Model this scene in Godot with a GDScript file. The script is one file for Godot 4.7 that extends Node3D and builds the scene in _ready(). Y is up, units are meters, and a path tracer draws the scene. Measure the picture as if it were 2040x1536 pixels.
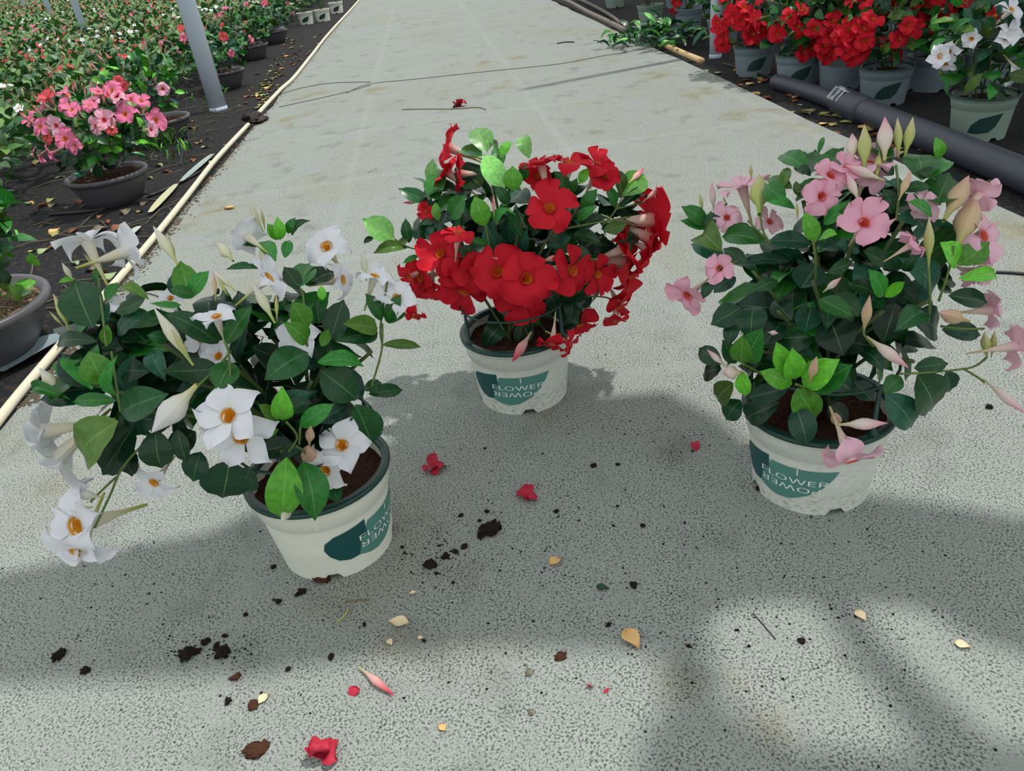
extends Node3D

# ---------------------------------------------------------------- camera model
const FOCAL := 1500.0            # focal length in pixels of the 2040 x 1536 frame
const EYE := 0.9                 # height of the camera above the concrete
const ROLL := 7.5
const SUN := Vector3(0.60, 1.40, -0.15)   # towards the sun
var basis_cam: Basis
var eye := Vector3(0, EYE, 0)
var rng := RandomNumberGenerator.new()
var taken := {}
var mats := {}
var meshes := {}

func rnd(a: float, b: float) -> float:
	return rng.randf_range(a, b)

func ray(u: float, v: float) -> Vector3:
	return basis_cam * Vector3((u - 1020.0) / FOCAL, -(v - 768.0) / FOCAL, -1.0)

func ground(u: float, v: float, y := 0.0) -> Vector3:
	var d := ray(u, v)
	return eye + d * ((y - EYE) / d.y)

func depth_of(p: Vector3) -> float:
	return -(basis_cam.transposed() * (p - eye)).z

func cam_dir(x: float, y: float, z: float) -> Vector3:
	return (basis_cam * Vector3(x, -y, z)).normalized()

# ---------------------------------------------------------------- bookkeeping
func numbered(called: String) -> String:
	var n: int = taken.get(called, 0)
	taken[called] = n + 1
	return called if n == 0 else "%s_%03d" % [called, n]

func tag(o: Node, label: String, category: String, group := "", kind := "") -> void:
	if label: o.set_meta("label", label)
	if category: o.set_meta("category", category)
	if group: o.set_meta("group", group)
	if kind: o.set_meta("kind", kind)

func thing(called: String, at: Vector3, label: String, category: String, group := "") -> Node3D:
	var o := Node3D.new()
	o.name = numbered(called)
	add_child(o)
	o.position = at
	tag(o, label, category, group)
	return o

func part(called: String, m: Mesh, material: Material, parent: Node, x := Transform3D()) -> MeshInstance3D:
	var o := MeshInstance3D.new()
	o.name = called
	o.mesh = m
	o.material_override = material
	o.transform = x
	parent.add_child(o, true)
	return o

func single(called: String, m: Mesh, material: Material, x: Transform3D, label: String, category: String, group := "") -> MeshInstance3D:
	var o := MeshInstance3D.new()
	o.name = numbered(called)
	o.mesh = m
	o.material_override = material
	o.transform = x
	add_child(o)
	tag(o, label, category, group)
	return o

# ---------------------------------------------------------------- mesh helpers
func grid(nu: int, nv: int, f: Callable) -> ArrayMesh:
	# f(u, v) gives [position, colour]; u and v run from 0 to 1
	var st := SurfaceTool.new()
	st.begin(Mesh.PRIMITIVE_TRIANGLES)
	grid_into(st, nu, nv, f, 0)
	st.generate_normals()
	return st.commit()

func grid_into(st: SurfaceTool, nu: int, nv: int, f: Callable, first: int) -> int:
	for j in nv + 1:
		for i in nu + 1:
			var r: Array = f.call(float(i) / nu, float(j) / nv)
			st.set_uv(Vector2(float(i) / nu, float(j) / nv))
			st.set_color(r[1])
			st.add_vertex(r[0])
	for j in nv:
		for i in nu:
			var a := first + j * (nu + 1) + i
			var b := a + nu + 1
			st.add_index(a); st.add_index(b); st.add_index(b + 1)
			st.add_index(a); st.add_index(b + 1); st.add_index(a + 1)
	return first + (nu + 1) * (nv + 1)

func lathe(profile: Array, seg: int) -> ArrayMesh:
	# profile: Vector2(radius, height), outside bottom to top
	var n := profile.size() - 1
	return grid(seg, n, func(u, v):
		var p: Vector2 = profile[int(round(v * n))]
		var a: float = u * TAU
		return [Vector3(p.x * sin(a), p.y, p.x * cos(a)), Color.WHITE])

func tube(points: Array, radii: Array, seg := 7) -> ArrayMesh:
	var st := SurfaceTool.new()
	st.begin(Mesh.PRIMITIVE_TRIANGLES)
	tube_into(st, points, radii, seg, 0)
	st.generate_normals()
	return st.commit()

func tube_into(st: SurfaceTool, points: Array, radii: Array, seg: int, first: int) -> int:
	var n := points.size()
	for k in n:
		var p: Vector3 = points[k]
		var d: Vector3 = (points[mini(k + 1, n - 1)] - points[maxi(k - 1, 0)]).normalized()
		var s := d.cross(Vector3(0.31, 0.17, 0.93)).normalized()
		var t := s.cross(d)
		var r: float = radii[mini(k, radii.size() - 1)]
		for i in seg + 1:
			var a := TAU * i / seg
			st.set_uv(Vector2(float(i) / seg, float(k) / n))
			st.set_color(Color.WHITE)
			st.add_vertex(p + (s * cos(a) + t * sin(a)) * r)
	for k in n - 1:
		for i in seg:
			var a := first + k * (seg + 1) + i
			var b := a + seg + 1
			st.add_index(a); st.add_index(b); st.add_index(b + 1)
			st.add_index(a); st.add_index(b + 1); st.add_index(a + 1)
	# closed ends
	var at := first + n * (seg + 1)
	for e in [0, n - 1]:
		st.set_uv(Vector2.ZERO)
		st.add_vertex(points[e])
		for i in seg:
			var a: int = first + e * (seg + 1) + i
			if e == 0:
				st.add_index(at); st.add_index(a); st.add_index(a + 1)
			else:
				st.add_index(at); st.add_index(a + 1); st.add_index(a)
		at += 1
	return at

func smooth_path(points: Array, steps := 6) -> Array:
	var out := []
	for k in points.size() - 1:
		var a: Vector3 = points[maxi(k - 1, 0)]
		var b: Vector3 = points[k]
		var c: Vector3 = points[k + 1]
		var d: Vector3 = points[mini(k + 2, points.size() - 1)]
		for i in steps:
			out.append(b.cubic_interpolate(c, a, d, float(i) / steps))
	out.append(points[-1])
	return out

func frame(y: Vector3, n: Vector3) -> Basis:
	# a basis whose y runs along y and whose z leans towards n
	var yy := y.normalized()
	var x := yy.cross(n)
	if x.length() < 0.01: x = yy.cross(Vector3(0.3, 0.5, 0.81))
	x = x.normalized()
	return Basis(x, yy, x.cross(yy))

# ---------------------------------------------------------------- materials
func mat(key: String, c: Color, rough := 0.6, spec := 0.5) -> StandardMaterial3D:
	if not mats.has(key):
		var m := StandardMaterial3D.new()
		m.resource_name = key
		m.albedo_color = c
		m.roughness = rough
		m.metallic_specular = spec
		m.cull_mode = BaseMaterial3D.CULL_DISABLED
		mats[key] = m
	return mats[key]

func c8(r: int, g: int, b: int) -> Color:
	return Color(r / 255.0, g / 255.0, b / 255.0)

func noise_img(w: int, h: int, freq: float, seed_: int, kind := FastNoiseLite.TYPE_SIMPLEX_SMOOTH, octaves := 3) -> PackedByteArray:
	var n := FastNoiseLite.new()
	n.seed = seed_
	n.noise_type = kind
	n.frequency = freq
	n.fractal_octaves = octaves
	var im := n.get_seamless_image(w, h)
	im.convert(Image.FORMAT_L8)
	return im.get_data()

func tex(w: int, h: int, data: PackedByteArray, format := Image.FORMAT_RGB8) -> ImageTexture:
	return ImageTexture.create_from_image(Image.create_from_data(w, h, false, format, data))

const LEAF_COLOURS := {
	"d": [24, 72, 35], "v": [18, 55, 33], "m": [40, 111, 40], "b": [86, 160, 42],  # d and v: dark leaf green, deepened for shade inside the crown
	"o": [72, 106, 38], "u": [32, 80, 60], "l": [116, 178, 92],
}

func leaf_mat(key: String, tone := 1) -> StandardMaterial3D:
	var id := "leaf_%s%d" % [key, tone]
	if mats.has(id): return mats[id]
	var c: Array = LEAF_COLOURS[key].map(func(x): return x * [0.82, 1.0, 1.2][tone])
	var w := 64
	var h := 128
	var data := PackedByteArray()
	data.resize(w * h * 3)
	var n := noise_img(w, h, 0.05, 5 + key.unicode_at(0) + tone)
	for y in h:
		for x in w:
			var sx: float = absf((x + 0.5) / w - 0.5) * 2.0
			var t := float(y) / h
			var f := 0.88 + 0.24 * n[y * w + x] / 255.0
			var rib := clampf(1.0 - sx / 0.045, 0.0, 1.0)
			# side veins run up and outwards from the midrib
			var s := fposmod((t - sx * 0.16) * 9.0, 1.0)
			var vein := clampf(1.0 - absf(s - 0.5) / 0.07, 0.0, 1.0) * 0.22 * (1.0 - sx)
			var k := maxf(rib * 0.75, vein)
			for ch in 3:
				var base: float = c[ch] * f
				var pale: float = [150.0, 190.0, 110.0][ch]
				data[(y * w + x) * 3 + ch] = int(clampf(lerpf(base, pale, k), 0, 255))
	var m := mat(id, Color.WHITE, 0.33, 0.42)
	m.albedo_texture = tex(w, h, data)
	m.backlight_enabled = true
	m.backlight = Color(0.22, 0.32, 0.08)
	return m

func leaf_mesh(variant: int) -> ArrayMesh:
	var id := "leaf%d" % variant
	if meshes.has(id): return meshes[id]
	var arch: float = [0.10, 0.17, 0.05, 0.13, 0.24, -0.07][variant]
	var fold: float = [0.22, 0.12, 0.34, 0.05, 0.42, 0.2][variant]
	var twist: float = [0.0, 0.25, -0.2, 0.1, 0.6, -0.6][variant]
	meshes[id] = grid(6, 10, func(u, v):
		var s: float = u * 2.0 - 1.0
		var w: float = 0.25 * pow(maxf(sin(PI * pow(v, 0.88)), 0.0), 0.8)
		if v > 0.82: w = lerpf(w, 0.25 * 0.22 * (1.0 - v) / 0.18, (v - 0.82) / 0.18)
		if v < 0.02: w = 0.008
		var x: float = s * w
		var z: float = arch * sin(PI * v) + fold * absf(x) - 0.012 * absf(s) * sin(v * 22.0) + twist * x * (v - 0.5)
		return [Vector3(x, v, z), Color.WHITE])
	return meshes[id]

# ---------------------------------------------------------------- flowers
const FLOWER := {
	# petal, petal near the throat, throat, tube flank, tube foot (linear colours)
	"white": [Color(0.84, 0.86, 0.90), Color(0.84, 0.83, 0.76), Color(0.86, 0.40, 0.03), Color(0.82, 0.78, 0.60), Color(0.52, 0.56, 0.14)],
	"red": [Color(0.62, 0.014, 0.030), Color(0.52, 0.010, 0.022), Color(0.75, 0.20, 0.02), Color(0.80, 0.62, 0.50), Color(0.55, 0.60, 0.26)],
	"pink": [Color(0.82, 0.42, 0.54), Color(0.80, 0.26, 0.36), Color(0.74, 0.12, 0.07), Color(0.80, 0.60, 0.54), Color(0.58, 0.50, 0.26)],
	"blush": [Color(0.84, 0.52, 0.62), Color(0.80, 0.36, 0.45), Color(0.74, 0.16, 0.09), Color(0.80, 0.64, 0.56), Color(0.58, 0.50, 0.26)],
	"rose": [Color(0.78, 0.20, 0.36), Color(0.80, 0.24, 0.30), Color(0.74, 0.34, 0.04), Color(0.78, 0.40, 0.34), Color(0.52, 0.46, 0.20)],
	"coral": [Color(0.70, 0.10, 0.12), Color(0.72, 0.14, 0.11), Color(0.70, 0.28, 0.04), Color(0.72, 0.30, 0.20), Color(0.48, 0.44, 0.18)],
}

func petal_mat() -> StandardMaterial3D:
	var m := mat("petal", Color.WHITE, 0.62, 0.3)
	m.vertex_color_use_as_albedo = true
	m.backlight_enabled = true
	m.backlight = Color(0.62, 0.62, 0.62)
	return m

func petal_mesh(kind: String, variant: int) -> ArrayMesh:
	var id := "petal_%s%d" % [kind, variant]
	if meshes.has(id): return meshes[id]
	var c: Array = FLOWER[kind]
	var recurve: float = [0.10, 0.22, 0.02][variant]
	var cup: float = [0.05, 0.03, 0.09][variant]
	var wave: float = [0.022, 0.034, 0.028][variant] * (1.5 if kind in ["pink", "blush"] else 1.0)
	var lean: float = [0.10, 0.07, 0.13][variant]
	var outline := [[0.0, 0.07], [0.25, 0.15], [0.5, 0.222], [0.7, 0.235], [0.84, 0.195], [0.94, 0.11], [1.0, 0.02]]
	if kind == "white": outline = [[0.0, 0.07], [0.2, 0.145], [0.4, 0.20], [0.56, 0.182], [0.72, 0.118], [0.88, 0.045], [1.0, 0.003]]
	meshes[id] = grid(6, 12, func(u, v):
		var s: float = u * 2.0 - 1.0
		var w: float = interp(outline, v)
		var r: float = 0.09 + 0.41 * v
		var x: float = s * w + lean * v * v
		var z: float = -0.07 + 0.13 * sin(v * PI * 0.62) + cup * (s * s) * v - recurve * v * v * v + wave * sin(s * 5.0 + v * 4.0) * v - 0.05 * s * v
		var blend: float = clampf((v - 0.02) / 0.22, 0.0, 1.0)
		return [Vector3(x, r, z), c[1].lerp(c[0], blend)])
	return meshes[id]

func tube_mesh(kind: String) -> ArrayMesh:
	var id := "corolla_" + kind
	if meshes.has(id): return meshes[id]
	var c: Array = FLOWER[kind]
	var prof := [[0.016, -0.98], [0.022, -0.84], [0.027, -0.70], [0.036, -0.58], [0.060, -0.44], [0.080, -0.30], [0.098, -0.16], [0.118, -0.045]]
	meshes[id] = grid(12, 7, func(u, v):
		var p: Array = prof[int(round(v * 7))]
		var a: float = -u * TAU
		var rr: float = p[0] * (1.0 + 0.07 * cos(5.0 * a))
		var col: Color = c[4].lerp(c[3], clampf((v - 0.15) / 0.4, 0.0, 1.0)).lerp(c[0], clampf((v - 0.72) / 0.28, 0.0, 1.0) * 0.85)
		return [Vector3(rr * sin(a), rr * cos(a), p[1]), col])
	return meshes[id]

func throat_mesh(kind: String) -> ArrayMesh:
	var id := "throat_" + kind
	if meshes.has(id): return meshes[id]
	var c: Array = FLOWER[kind]
	meshes[id] = grid(10, 3, func(u, v):
		var r: float = [0.010, 0.045, 0.075, 0.098][int(round(v * 3))]
		var z: float = [-0.26, -0.22, -0.13, -0.05][int(round(v * 3))]
		var a: float = u * TAU
		return [Vector3(r * sin(a), r * cos(a), z), c[2]])
	return meshes[id]

func flower(parent: Node, org: Vector3, at: Vector3, n: Vector3, size: float, kind: String, droop := 0.0) -> Node3D:
	var o := Node3D.new()
	o.name = "flower"
	parent.add_child(o, true)
	var up := Vector3.UP if absf(n.normalized().y) < 0.95 else Vector3.RIGHT
	var b := Basis.looking_at(-n.normalized(), up) * Basis(Vector3(0, 0, 1), rnd(0, TAU))
	o.transform = Transform3D(b.scaled_local(Vector3.ONE * size), at - org)
	part("flower_tube", tube_mesh(kind), petal_mat(), o)
	part("throat", throat_mesh(kind), petal_mat(), o)
	for k in 5:
		var pb := Basis(Vector3(0, 0, 1), TAU * k / 5 + rnd(-0.1, 0.1)) * Basis(Vector3(1, 0, 0), -droop * rnd(0.4, 1.1) + rnd(-0.24, 0.14)) * Basis(Vector3(0, 1, 0), rnd(-0.22, 0.22))
		part("petal", petal_mesh(kind, rng.randi_range(0, 2)), petal_mat(), o, Transform3D(pb.scaled_local(Vector3(rnd(0.9, 1.12), rnd(0.9, 1.08), 1.0)), Vector3.ZERO))
	return o

func small_flower_mesh(kind: String, variant: int) -> ArrayMesh:
	var id := "small_%s%d" % [kind, variant]
	if meshes.has(id): return meshes[id]
	var c: Array = FLOWER[kind]
	var st := SurfaceTool.new()
	st.begin(Mesh.PRIMITIVE_TRIANGLES)
	var at := 0
	for k in 5:
		var turn := Basis(Vector3(0, 0, 1), TAU * k / 5 + [0.1, -0.12, 0.05, -0.08, 0.0][(k + variant) % 5]) * Basis(Vector3(1, 0, 0), [-0.1, -0.4, 0.25][variant])
		at = grid_into(st, 2, 3, func(u, v):
			var s: float = u * 2.0 - 1.0
			var w: float = [0.06, 0.17, 0.20, 0.06][int(round(v * 3))]
			return [turn * Vector3(s * w + 0.1 * v * v, 0.09 + 0.41 * v, 0.03 * v + 0.05 * s * s), c[0]], at)
	at = grid_into(st, 6, 2, func(u, v):
		var a: float = -u * TAU
		var r: float = [0.02, 0.08, 0.12][int(round(v * 2))]
		return [Vector3(r * sin(a), r * cos(a), [-0.6, -0.3, 0.0][int(round(v * 2))]), c[4].lerp(c[3], v)], at)
	at = grid_into(st, 6, 1, func(u, v):
		var a: float = u * TAU
		return [Vector3(0.1 * v * sin(a), 0.1 * v * cos(a), 0.03), c[2]], at)
	st.generate_normals()
	meshes[id] = st.commit()
	return meshes[id]

const BUD := {
	"white": [Color(0.50, 0.56, 0.12), Color(0.78, 0.78, 0.56), Color(0.84, 0.80, 0.74)],
	"green": [Color(0.30, 0.42, 0.08), Color(0.52, 0.56, 0.20), Color(0.66, 0.60, 0.34)],
	"pale": [Color(0.62, 0.60, 0.20), Color(0.84, 0.84, 0.78), Color(0.86, 0.84, 0.86)],
	"pink": [Color(0.52, 0.50, 0.20), Color(0.82, 0.70, 0.64), Color(0.82, 0.44, 0.50)],
	"peach": [Color(0.42, 0.42, 0.12), Color(0.70, 0.52, 0.32), Color(0.74, 0.46, 0.36)],
	"red": [Color(0.52, 0.58, 0.24), Color(0.80, 0.44, 0.42), Color(0.66, 0.05, 0.10)],
}

func bud_mesh(kind: String) -> ArrayMesh:
	var id := "bud_" + kind
	if meshes.has(id): return meshes[id]
	var c: Array = BUD[kind]
	var prof := [0.022, 0.026, 0.038, 0.070, 0.092, 0.090, 0.068, 0.038, 0.004]
	meshes[id] = grid(10, 8, func(u, v):
		var a: float = u * TAU
		var r: float = prof[int(round(v * 8))] * (1.0 + 0.13 * cos(2.0 * a + v * 7.0))
		var col: Color = c[0].lerp(c[1], clampf(v / 0.42, 0.0, 1.0)).lerp(c[2], clampf((v - 0.5) / 0.4, 0.0, 1.0))
		return [Vector3(r * sin(a), v, r * cos(a)), col])
	return meshes[id]

# ---------------------------------------------------------------- pots
const POT_R := 0.097             # foot radius
const RIM_R := 0.119
const POT_H := 0.162

func pot_radius(y: float) -> float:
	return lerpf(POT_R, RIM_R - 0.004, y / POT_H)

func pot_mesh() -> ArrayMesh:
	if meshes.has("pot"): return meshes.pot
	var prof := []
	for k in 9:
		var y := 0.004 + k * 0.0135
		prof.append(Vector2(pot_radius(y), y))
	var inner := RIM_R - 0.006
	for p in [[pot_radius(0.118), 0.118], [pot_radius(0.121) + 0.003, 0.121], [RIM_R - 0.002, 0.148], [RIM_R - 0.001, 0.152], [RIM_R + 0.003, 0.1535], [RIM_R + 0.003, 0.160], [RIM_R, POT_H], [inner, POT_H], [inner - 0.002, 0.157], [inner - 0.006, 0.12], [inner - 0.02, 0.05]]:
		prof.append(Vector2(p[0], p[1]))
	var n := prof.size() - 1
	meshes.pot = grid(72, n, func(u, v):
		var k := int(round(v * n))
		var p: Vector2 = prof[k]
		var a: float = u * TAU
		var y := p.y
		var notch := fposmod(u * 4.0 + 0.5, 1.0)
		if k == 0: y = 0.011 if notch > 0.43 and notch < 0.57 else 0.0
		return [Vector3(p.x * sin(a), y, p.x * cos(a)), Color.WHITE])
	return meshes.pot

func interp(table: Array, x: float) -> float:
	for k in table.size() - 1:
		if x <= table[k + 1][0]:
			return lerpf(table[k][1], table[k + 1][1], clampf((x - table[k][0]) / maxf(table[k + 1][0] - table[k][0], 1e-5), 0.0, 1.0))
	return table[-1][1]

func on_pot(x: float, y: float, lift: float) -> Vector3:
	# x across the print in units of its width, y up from its middle, wrapped on the side of the pot
	const ARC := 1.78
	const MID := 0.066
	const WIDE := 0.172
	var yy := MID + y * WIDE
	var r := pot_radius(yy) + lift
	var a := (x - 0.5) * ARC
	return Vector3(r * sin(a), yy, r * cos(a))

func print_mesh(id: String, top: Array, low: Array, from: float, to: float) -> ArrayMesh:
	if not meshes.has(id):
		meshes[id] = grid(36, 6, func(u, v):
			var x := lerpf(from, to, u)
			return [on_pot(x, lerpf(interp(low, x), interp(top, x), v), 0.0008), Color.WHITE])
	return meshes[id]

func letter_mesh(word: String, from: float, to: float, mid: float, tall: float, flipped: bool) -> ArrayMesh:
	var id := "word_" + word
	if meshes.has(id): return meshes[id]
	var t := TextMesh.new()
	var f := SystemFont.new()
	f.font_names = PackedStringArray(["Droid Sans"])
	t.font = f
	t.text = word
	t.font_size = 40
	t.pixel_size = 0.01
	t.depth = 0.0
	t.curve_step = 2.0
	var arrays := t.get_mesh_arrays()
	var vs: PackedVector3Array = arrays[Mesh.ARRAY_VERTEX]
	var lo := Vector2(1e9, 1e9)
	var hi := -lo
	for p in vs:
		lo = lo.min(Vector2(p.x, p.y))
		hi = hi.max(Vector2(p.x, p.y))
	for k in vs.size():
		var q := (Vector2(vs[k].x, vs[k].y) - lo) / (hi - lo)
		if flipped: q = Vector2.ONE - q
		vs[k] = on_pot(lerpf(from, to, q.x), mid + (q.y - 0.5) * tall, 0.0016)
	arrays[Mesh.ARRAY_VERTEX] = vs
	var ns: PackedVector3Array = arrays[Mesh.ARRAY_NORMAL]
	for k in ns.size():
		ns[k] = Vector3(vs[k].x, 0.0, vs[k].z).normalized()
	arrays[Mesh.ARRAY_NORMAL] = ns
	arrays[Mesh.ARRAY_TANGENT] = null
	var m := ArrayMesh.new()
	m.add_surface_from_arrays(Mesh.PRIMITIVE_TRIANGLES, arrays)
	meshes[id] = m
	return m

func bar_print() -> ArrayMesh:
	if not meshes.has("bar"):
		meshes.bar = grid(1, 3, func(u, v): return [on_pot(0.66 + u * 0.012, 0.115 + v * 0.075, 0.0015), Color.WHITE])
	return meshes.bar

func soil_mat() -> StandardMaterial3D:
	if not mats.has("soil"):
		var m := mat("soil", Color.WHITE, 0.95, 0.2)
		var n := noise_img(128, 128, 0.06, 31)
		var n2 := noise_img(128, 128, 0.2, 32)
		var data := PackedByteArray()
		data.resize(128 * 128 * 3)
		for k in 128 * 128:
			var f: float = 0.35 + 0.9 * n2[k] / 255.0
			var w: float = n[k] / 255.0
			data[k * 3] = int(clampf((62 + 34 * w) * f, 0, 255))
			data[k * 3 + 1] = int(clampf((42 + 22 * w) * f, 0, 255))
			data[k * 3 + 2] = int(clampf((34 + 14 * w) * f, 0, 255))
		m.albedo_texture = tex(128, 128, data)
		m.uv1_triplanar = true
		m.uv1_scale = Vector3.ONE * 9.0
	return mats.soil

func soil_mesh(r: float) -> ArrayMesh:
	var id := "soil%d" % int(r * 1000)
	if not meshes.has(id):
		var n := FastNoiseLite.new()
		n.seed = 3
		n.frequency = 40.0
		meshes[id] = grid(40, 10, func(u, v):
			var a: float = u * TAU
			var rr: float = r * (1.0 - v)
			var p := Vector3(rr * sin(a), 0.0, rr * cos(a))
			p.y = 0.010 * n.get_noise_2d(p.x, p.z) + 0.004 * n.get_noise_2d(p.x * 3.0, p.z * 3.0)
			return [p, Color.WHITE])
	return meshes[id]

func label_print(pot: Node, turn: float) -> void:
	var x := Transform3D(Basis(Vector3.UP, turn), Vector3.ZERO)
	var dark := print_mesh("print_dark", [[0, .03], [.02, .115], [.11, .18], [.40, .232]], [[0, .03], [.03, -.06], [.10, -.14], [.20, -.175], [.29, -.165], [.33, -.02], [.40, .08]], 0.0, 0.40)
	var pale := print_mesh("print_pale", [[.29, -.165], [.31, -.10], [.33, 0], [.40, .08], [.415, .19], [1, .195]], [[.29, -.165], [.40, -.215], [.5, -.232], [.62, -.21], [.77, -.13], [.88, -.03], [.96, .1], [1, .195]], 0.29, 1.0)
	part("dark_leaf_print", dark, mat("print_dark", c8(10, 78, 78), 0.45), pot, x)
	part("pale_leaf_print", pale, mat("print_pale", c8(84, 140, 128), 0.45), pot, x)
	part("lettering", letter_mesh("FLOWER", 0.32, 0.93, 0.035, 0.066, false), mat("print_white", c8(225, 235, 228), 0.5), pot, x)
	part("lettering", letter_mesh("POWER", 0.32, 0.87, -0.065, 0.066, true), mat("print_white", c8(225, 235, 228), 0.5), pot, x)
	part("bar_print", bar_print(), mat("print_white", c8(225, 235, 228), 0.5), pot, x)

func photo_print(pot: Node, turn: float) -> void:
	# a dark leaf-shaped picture print, as on the nursery pots along the bed
	var m := print_mesh("print_photo", [[0.1, -.18], [.16, .0], [.30, .14], [.5, .2], [.72, .24]], [[0.1, -.18], [.3, -.2], [.5, -.17], [.62, -.05], [.72, .24]], 0.1, 0.72)
	part("leaf_print", m, mat("print_photo", c8(34, 66, 62), 0.45), pot, Transform3D(Basis(Vector3.UP, turn), Vector3.ZERO))

func pot_mat(key: String) -> StandardMaterial3D:
	var id := "pot_" + key
	if mats.has(id): return mats[id]
	var base: Array = {"cream": [232, 236, 220], "grey": [122, 140, 148], "worn": [218, 224, 214], "sage": [140, 162, 148]}[key]
	var m := mat(id, Color.WHITE, 0.5, 0.4)
	var n := noise_img(128, 128, 0.03, 77)
	var n2 := noise_img(128, 128, 0.3, 78)
	var data := PackedByteArray()
	data.resize(128 * 128 * 3)
	for k in 128 * 128:
		var y := (k / 128) / 127.0          # texture rows follow the pot from foot to rim
		var dirt := clampf((n2[k] / 255.0 - 0.52) * 3.0, 0.0, 1.0)
		var reach := 1.0 if (key == "worn" and y < 0.16) else (0.35 if key == "worn" else 0.12)
		var f := 0.97 + 0.06 * n[k] / 255.0
		for ch in 3:
			data[k * 3 + ch] = int(clampf(lerpf(base[ch] * f, [120.0, 104.0, 70.0][ch], dirt * reach * 0.4), 0, 255))
	m.albedo_texture = tex(128, 128, data)
	mats[id] = m
	return m

func cage(root: Node3D, tall: float, turn: float) -> void:
	# the green clip-on support: a ring over the rim, three legs and a hoop
	var green := mat("support_green", c8(20, 62, 52), 0.4)
	var s := Node3D.new()
	s.name = "plant_support"
	root.add_child(s, true)
	s.rotation.y = turn
	if not meshes.has("rim_clip"):
		meshes.rim_clip = lathe([Vector2(RIM_R + 0.0035, 0.157), Vector2(RIM_R + 0.0042, 0.1635), Vector2(RIM_R + 0.002, 0.165), Vector2(RIM_R - 0.010, 0.165), Vector2(RIM_R - 0.011, 0.156)], 56)
		meshes.hoop = tube(range(33).map(func(k): return Vector3(sin(TAU * k / 32.0), 0, cos(TAU * k / 32.0)) * 0.112), [0.0024], 6)
	part("rim_clip", meshes.rim_clip, green, s)
	for k in 3:
		var a := TAU * k / 3 + 0.4
		var foot := Vector3(sin(a), 0, cos(a)) * (RIM_R - 0.006) + Vector3(0, 0.164, 0)
		var head := Vector3(sin(a), 0, cos(a)) * 0.112 + Vector3(0, tall, 0)
		part("support_leg", tube([foot, foot.lerp(head, 0.08), head], [0.012, 0.0042, 0.0034], 6), green, s)
	part("support_hoop", meshes.hoop, green, s, Transform3D(Basis(), Vector3(0, tall, 0)))

func pot_thing(root: Node3D, look: String, print_turn: float, support_tall: float, kind := "words") -> MeshInstance3D:
	var pot := part("pot", pot_mesh(), pot_mat(look), root)
	if kind == "words": label_print(pot, print_turn)
	elif kind == "picture": photo_print(pot, print_turn)
	part("soil", soil_mesh(0.108), soil_mat(), root, Transform3D(Basis(), Vector3(0, 0.138, 0)))
	if support_tall > 0.0: cage(root, support_tall, print_turn + 0.9)
	return pot

# ---------------------------------------------------------------- the three plants in front
var ctx := {}

func shell(u: float, v: float, k := 0.0, fwd := 0.0) -> Vector3:
	# the point where the line of sight meets the near side of the plant's crown; k moves it towards the middle
	var d := ray(u, v)
	var c: Vector3 = ctx.c
	var r: Vector3 = ctx.r
	var o := (eye - c) / r
	var q := d / r
	var aa := q.dot(q)
	var bb := o.dot(q)
	var mid := -bb / aa
	var disc := bb * bb - aa * (o.dot(o) - 1.0)
	var near := mid if disc <= 0.0 else mid - sqrt(disc) / aa
	return eye + d * (lerpf(near, mid, k) - fwd)

func put_leaf(b: Vector3, t: Vector3, n: Vector3, ratio: float, key: String) -> void:
	var y := t - b
	var s := y.length()
	var f := frame(y, n)
	part("leaf", leaf_mesh(rng.randi_range(0, 5)), leaf_mat(key, rng.randi_range(0, 2)), ctx.root, Transform3D(Basis(f.x * s * ratio * 2.0, f.y * s, f.z * s), b - ctx.org))

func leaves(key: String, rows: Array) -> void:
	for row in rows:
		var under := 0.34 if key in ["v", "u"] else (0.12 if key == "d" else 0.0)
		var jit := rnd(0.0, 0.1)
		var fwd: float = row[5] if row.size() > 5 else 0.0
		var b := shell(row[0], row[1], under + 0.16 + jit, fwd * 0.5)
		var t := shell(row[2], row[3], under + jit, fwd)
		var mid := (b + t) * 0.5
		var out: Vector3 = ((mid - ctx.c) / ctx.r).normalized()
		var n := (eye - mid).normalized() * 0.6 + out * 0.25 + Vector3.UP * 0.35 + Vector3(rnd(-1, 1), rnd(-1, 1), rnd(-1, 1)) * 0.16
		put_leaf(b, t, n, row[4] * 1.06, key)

func flowers(kind: String, rows: Array) -> void:
	# u, v, width in pixels, facing (right, down, towards the camera), depth share
	for row in rows:
		var p := shell(row[0], row[1], row[6] if row.size() > 6 else 0.0, row[8] if row.size() > 8 else 0.0)
		var size: float = row[2] / FOCAL * depth_of(p)
		flower(ctx.root, ctx.org, p, cam_dir(row[3], row[4], row[5]), size, kind, row[7] if row.size() > 7 else 0.12)

func buds(kind: String, rows: Array) -> void:
	for row in rows:
		var fwd: float = row[5] if row.size() > 5 else 0.0
		var b := shell(row[0], row[1], 0.12, fwd * 0.7)
		var t := shell(row[2], row[3], 0.0, fwd)
		var s := (t - b).length()
		var f := frame(t - b, eye - b)
		var w: float = row[4] if row.size() > 4 else 1.0
		part("bud", bud_mesh(kind), petal_mat(), ctx.root, Transform3D(Basis(f.x * s * w, f.y * s, f.z * s * w), b - ctx.org))

func stems(rows: Array, thick := 0.0017, key := "stem") -> void:
	# each a list of picture points with a depth share
	for row in rows:
		var pts := []
		for p in row: pts.append(shell(p[0], p[1], p[2]) - ctx.org)
		part("stem", tube(smooth_path(pts, 5), [thick * 1.2, thick], 6), mat(key, c8(88, 114, 48), 0.5), ctx.root)

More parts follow.
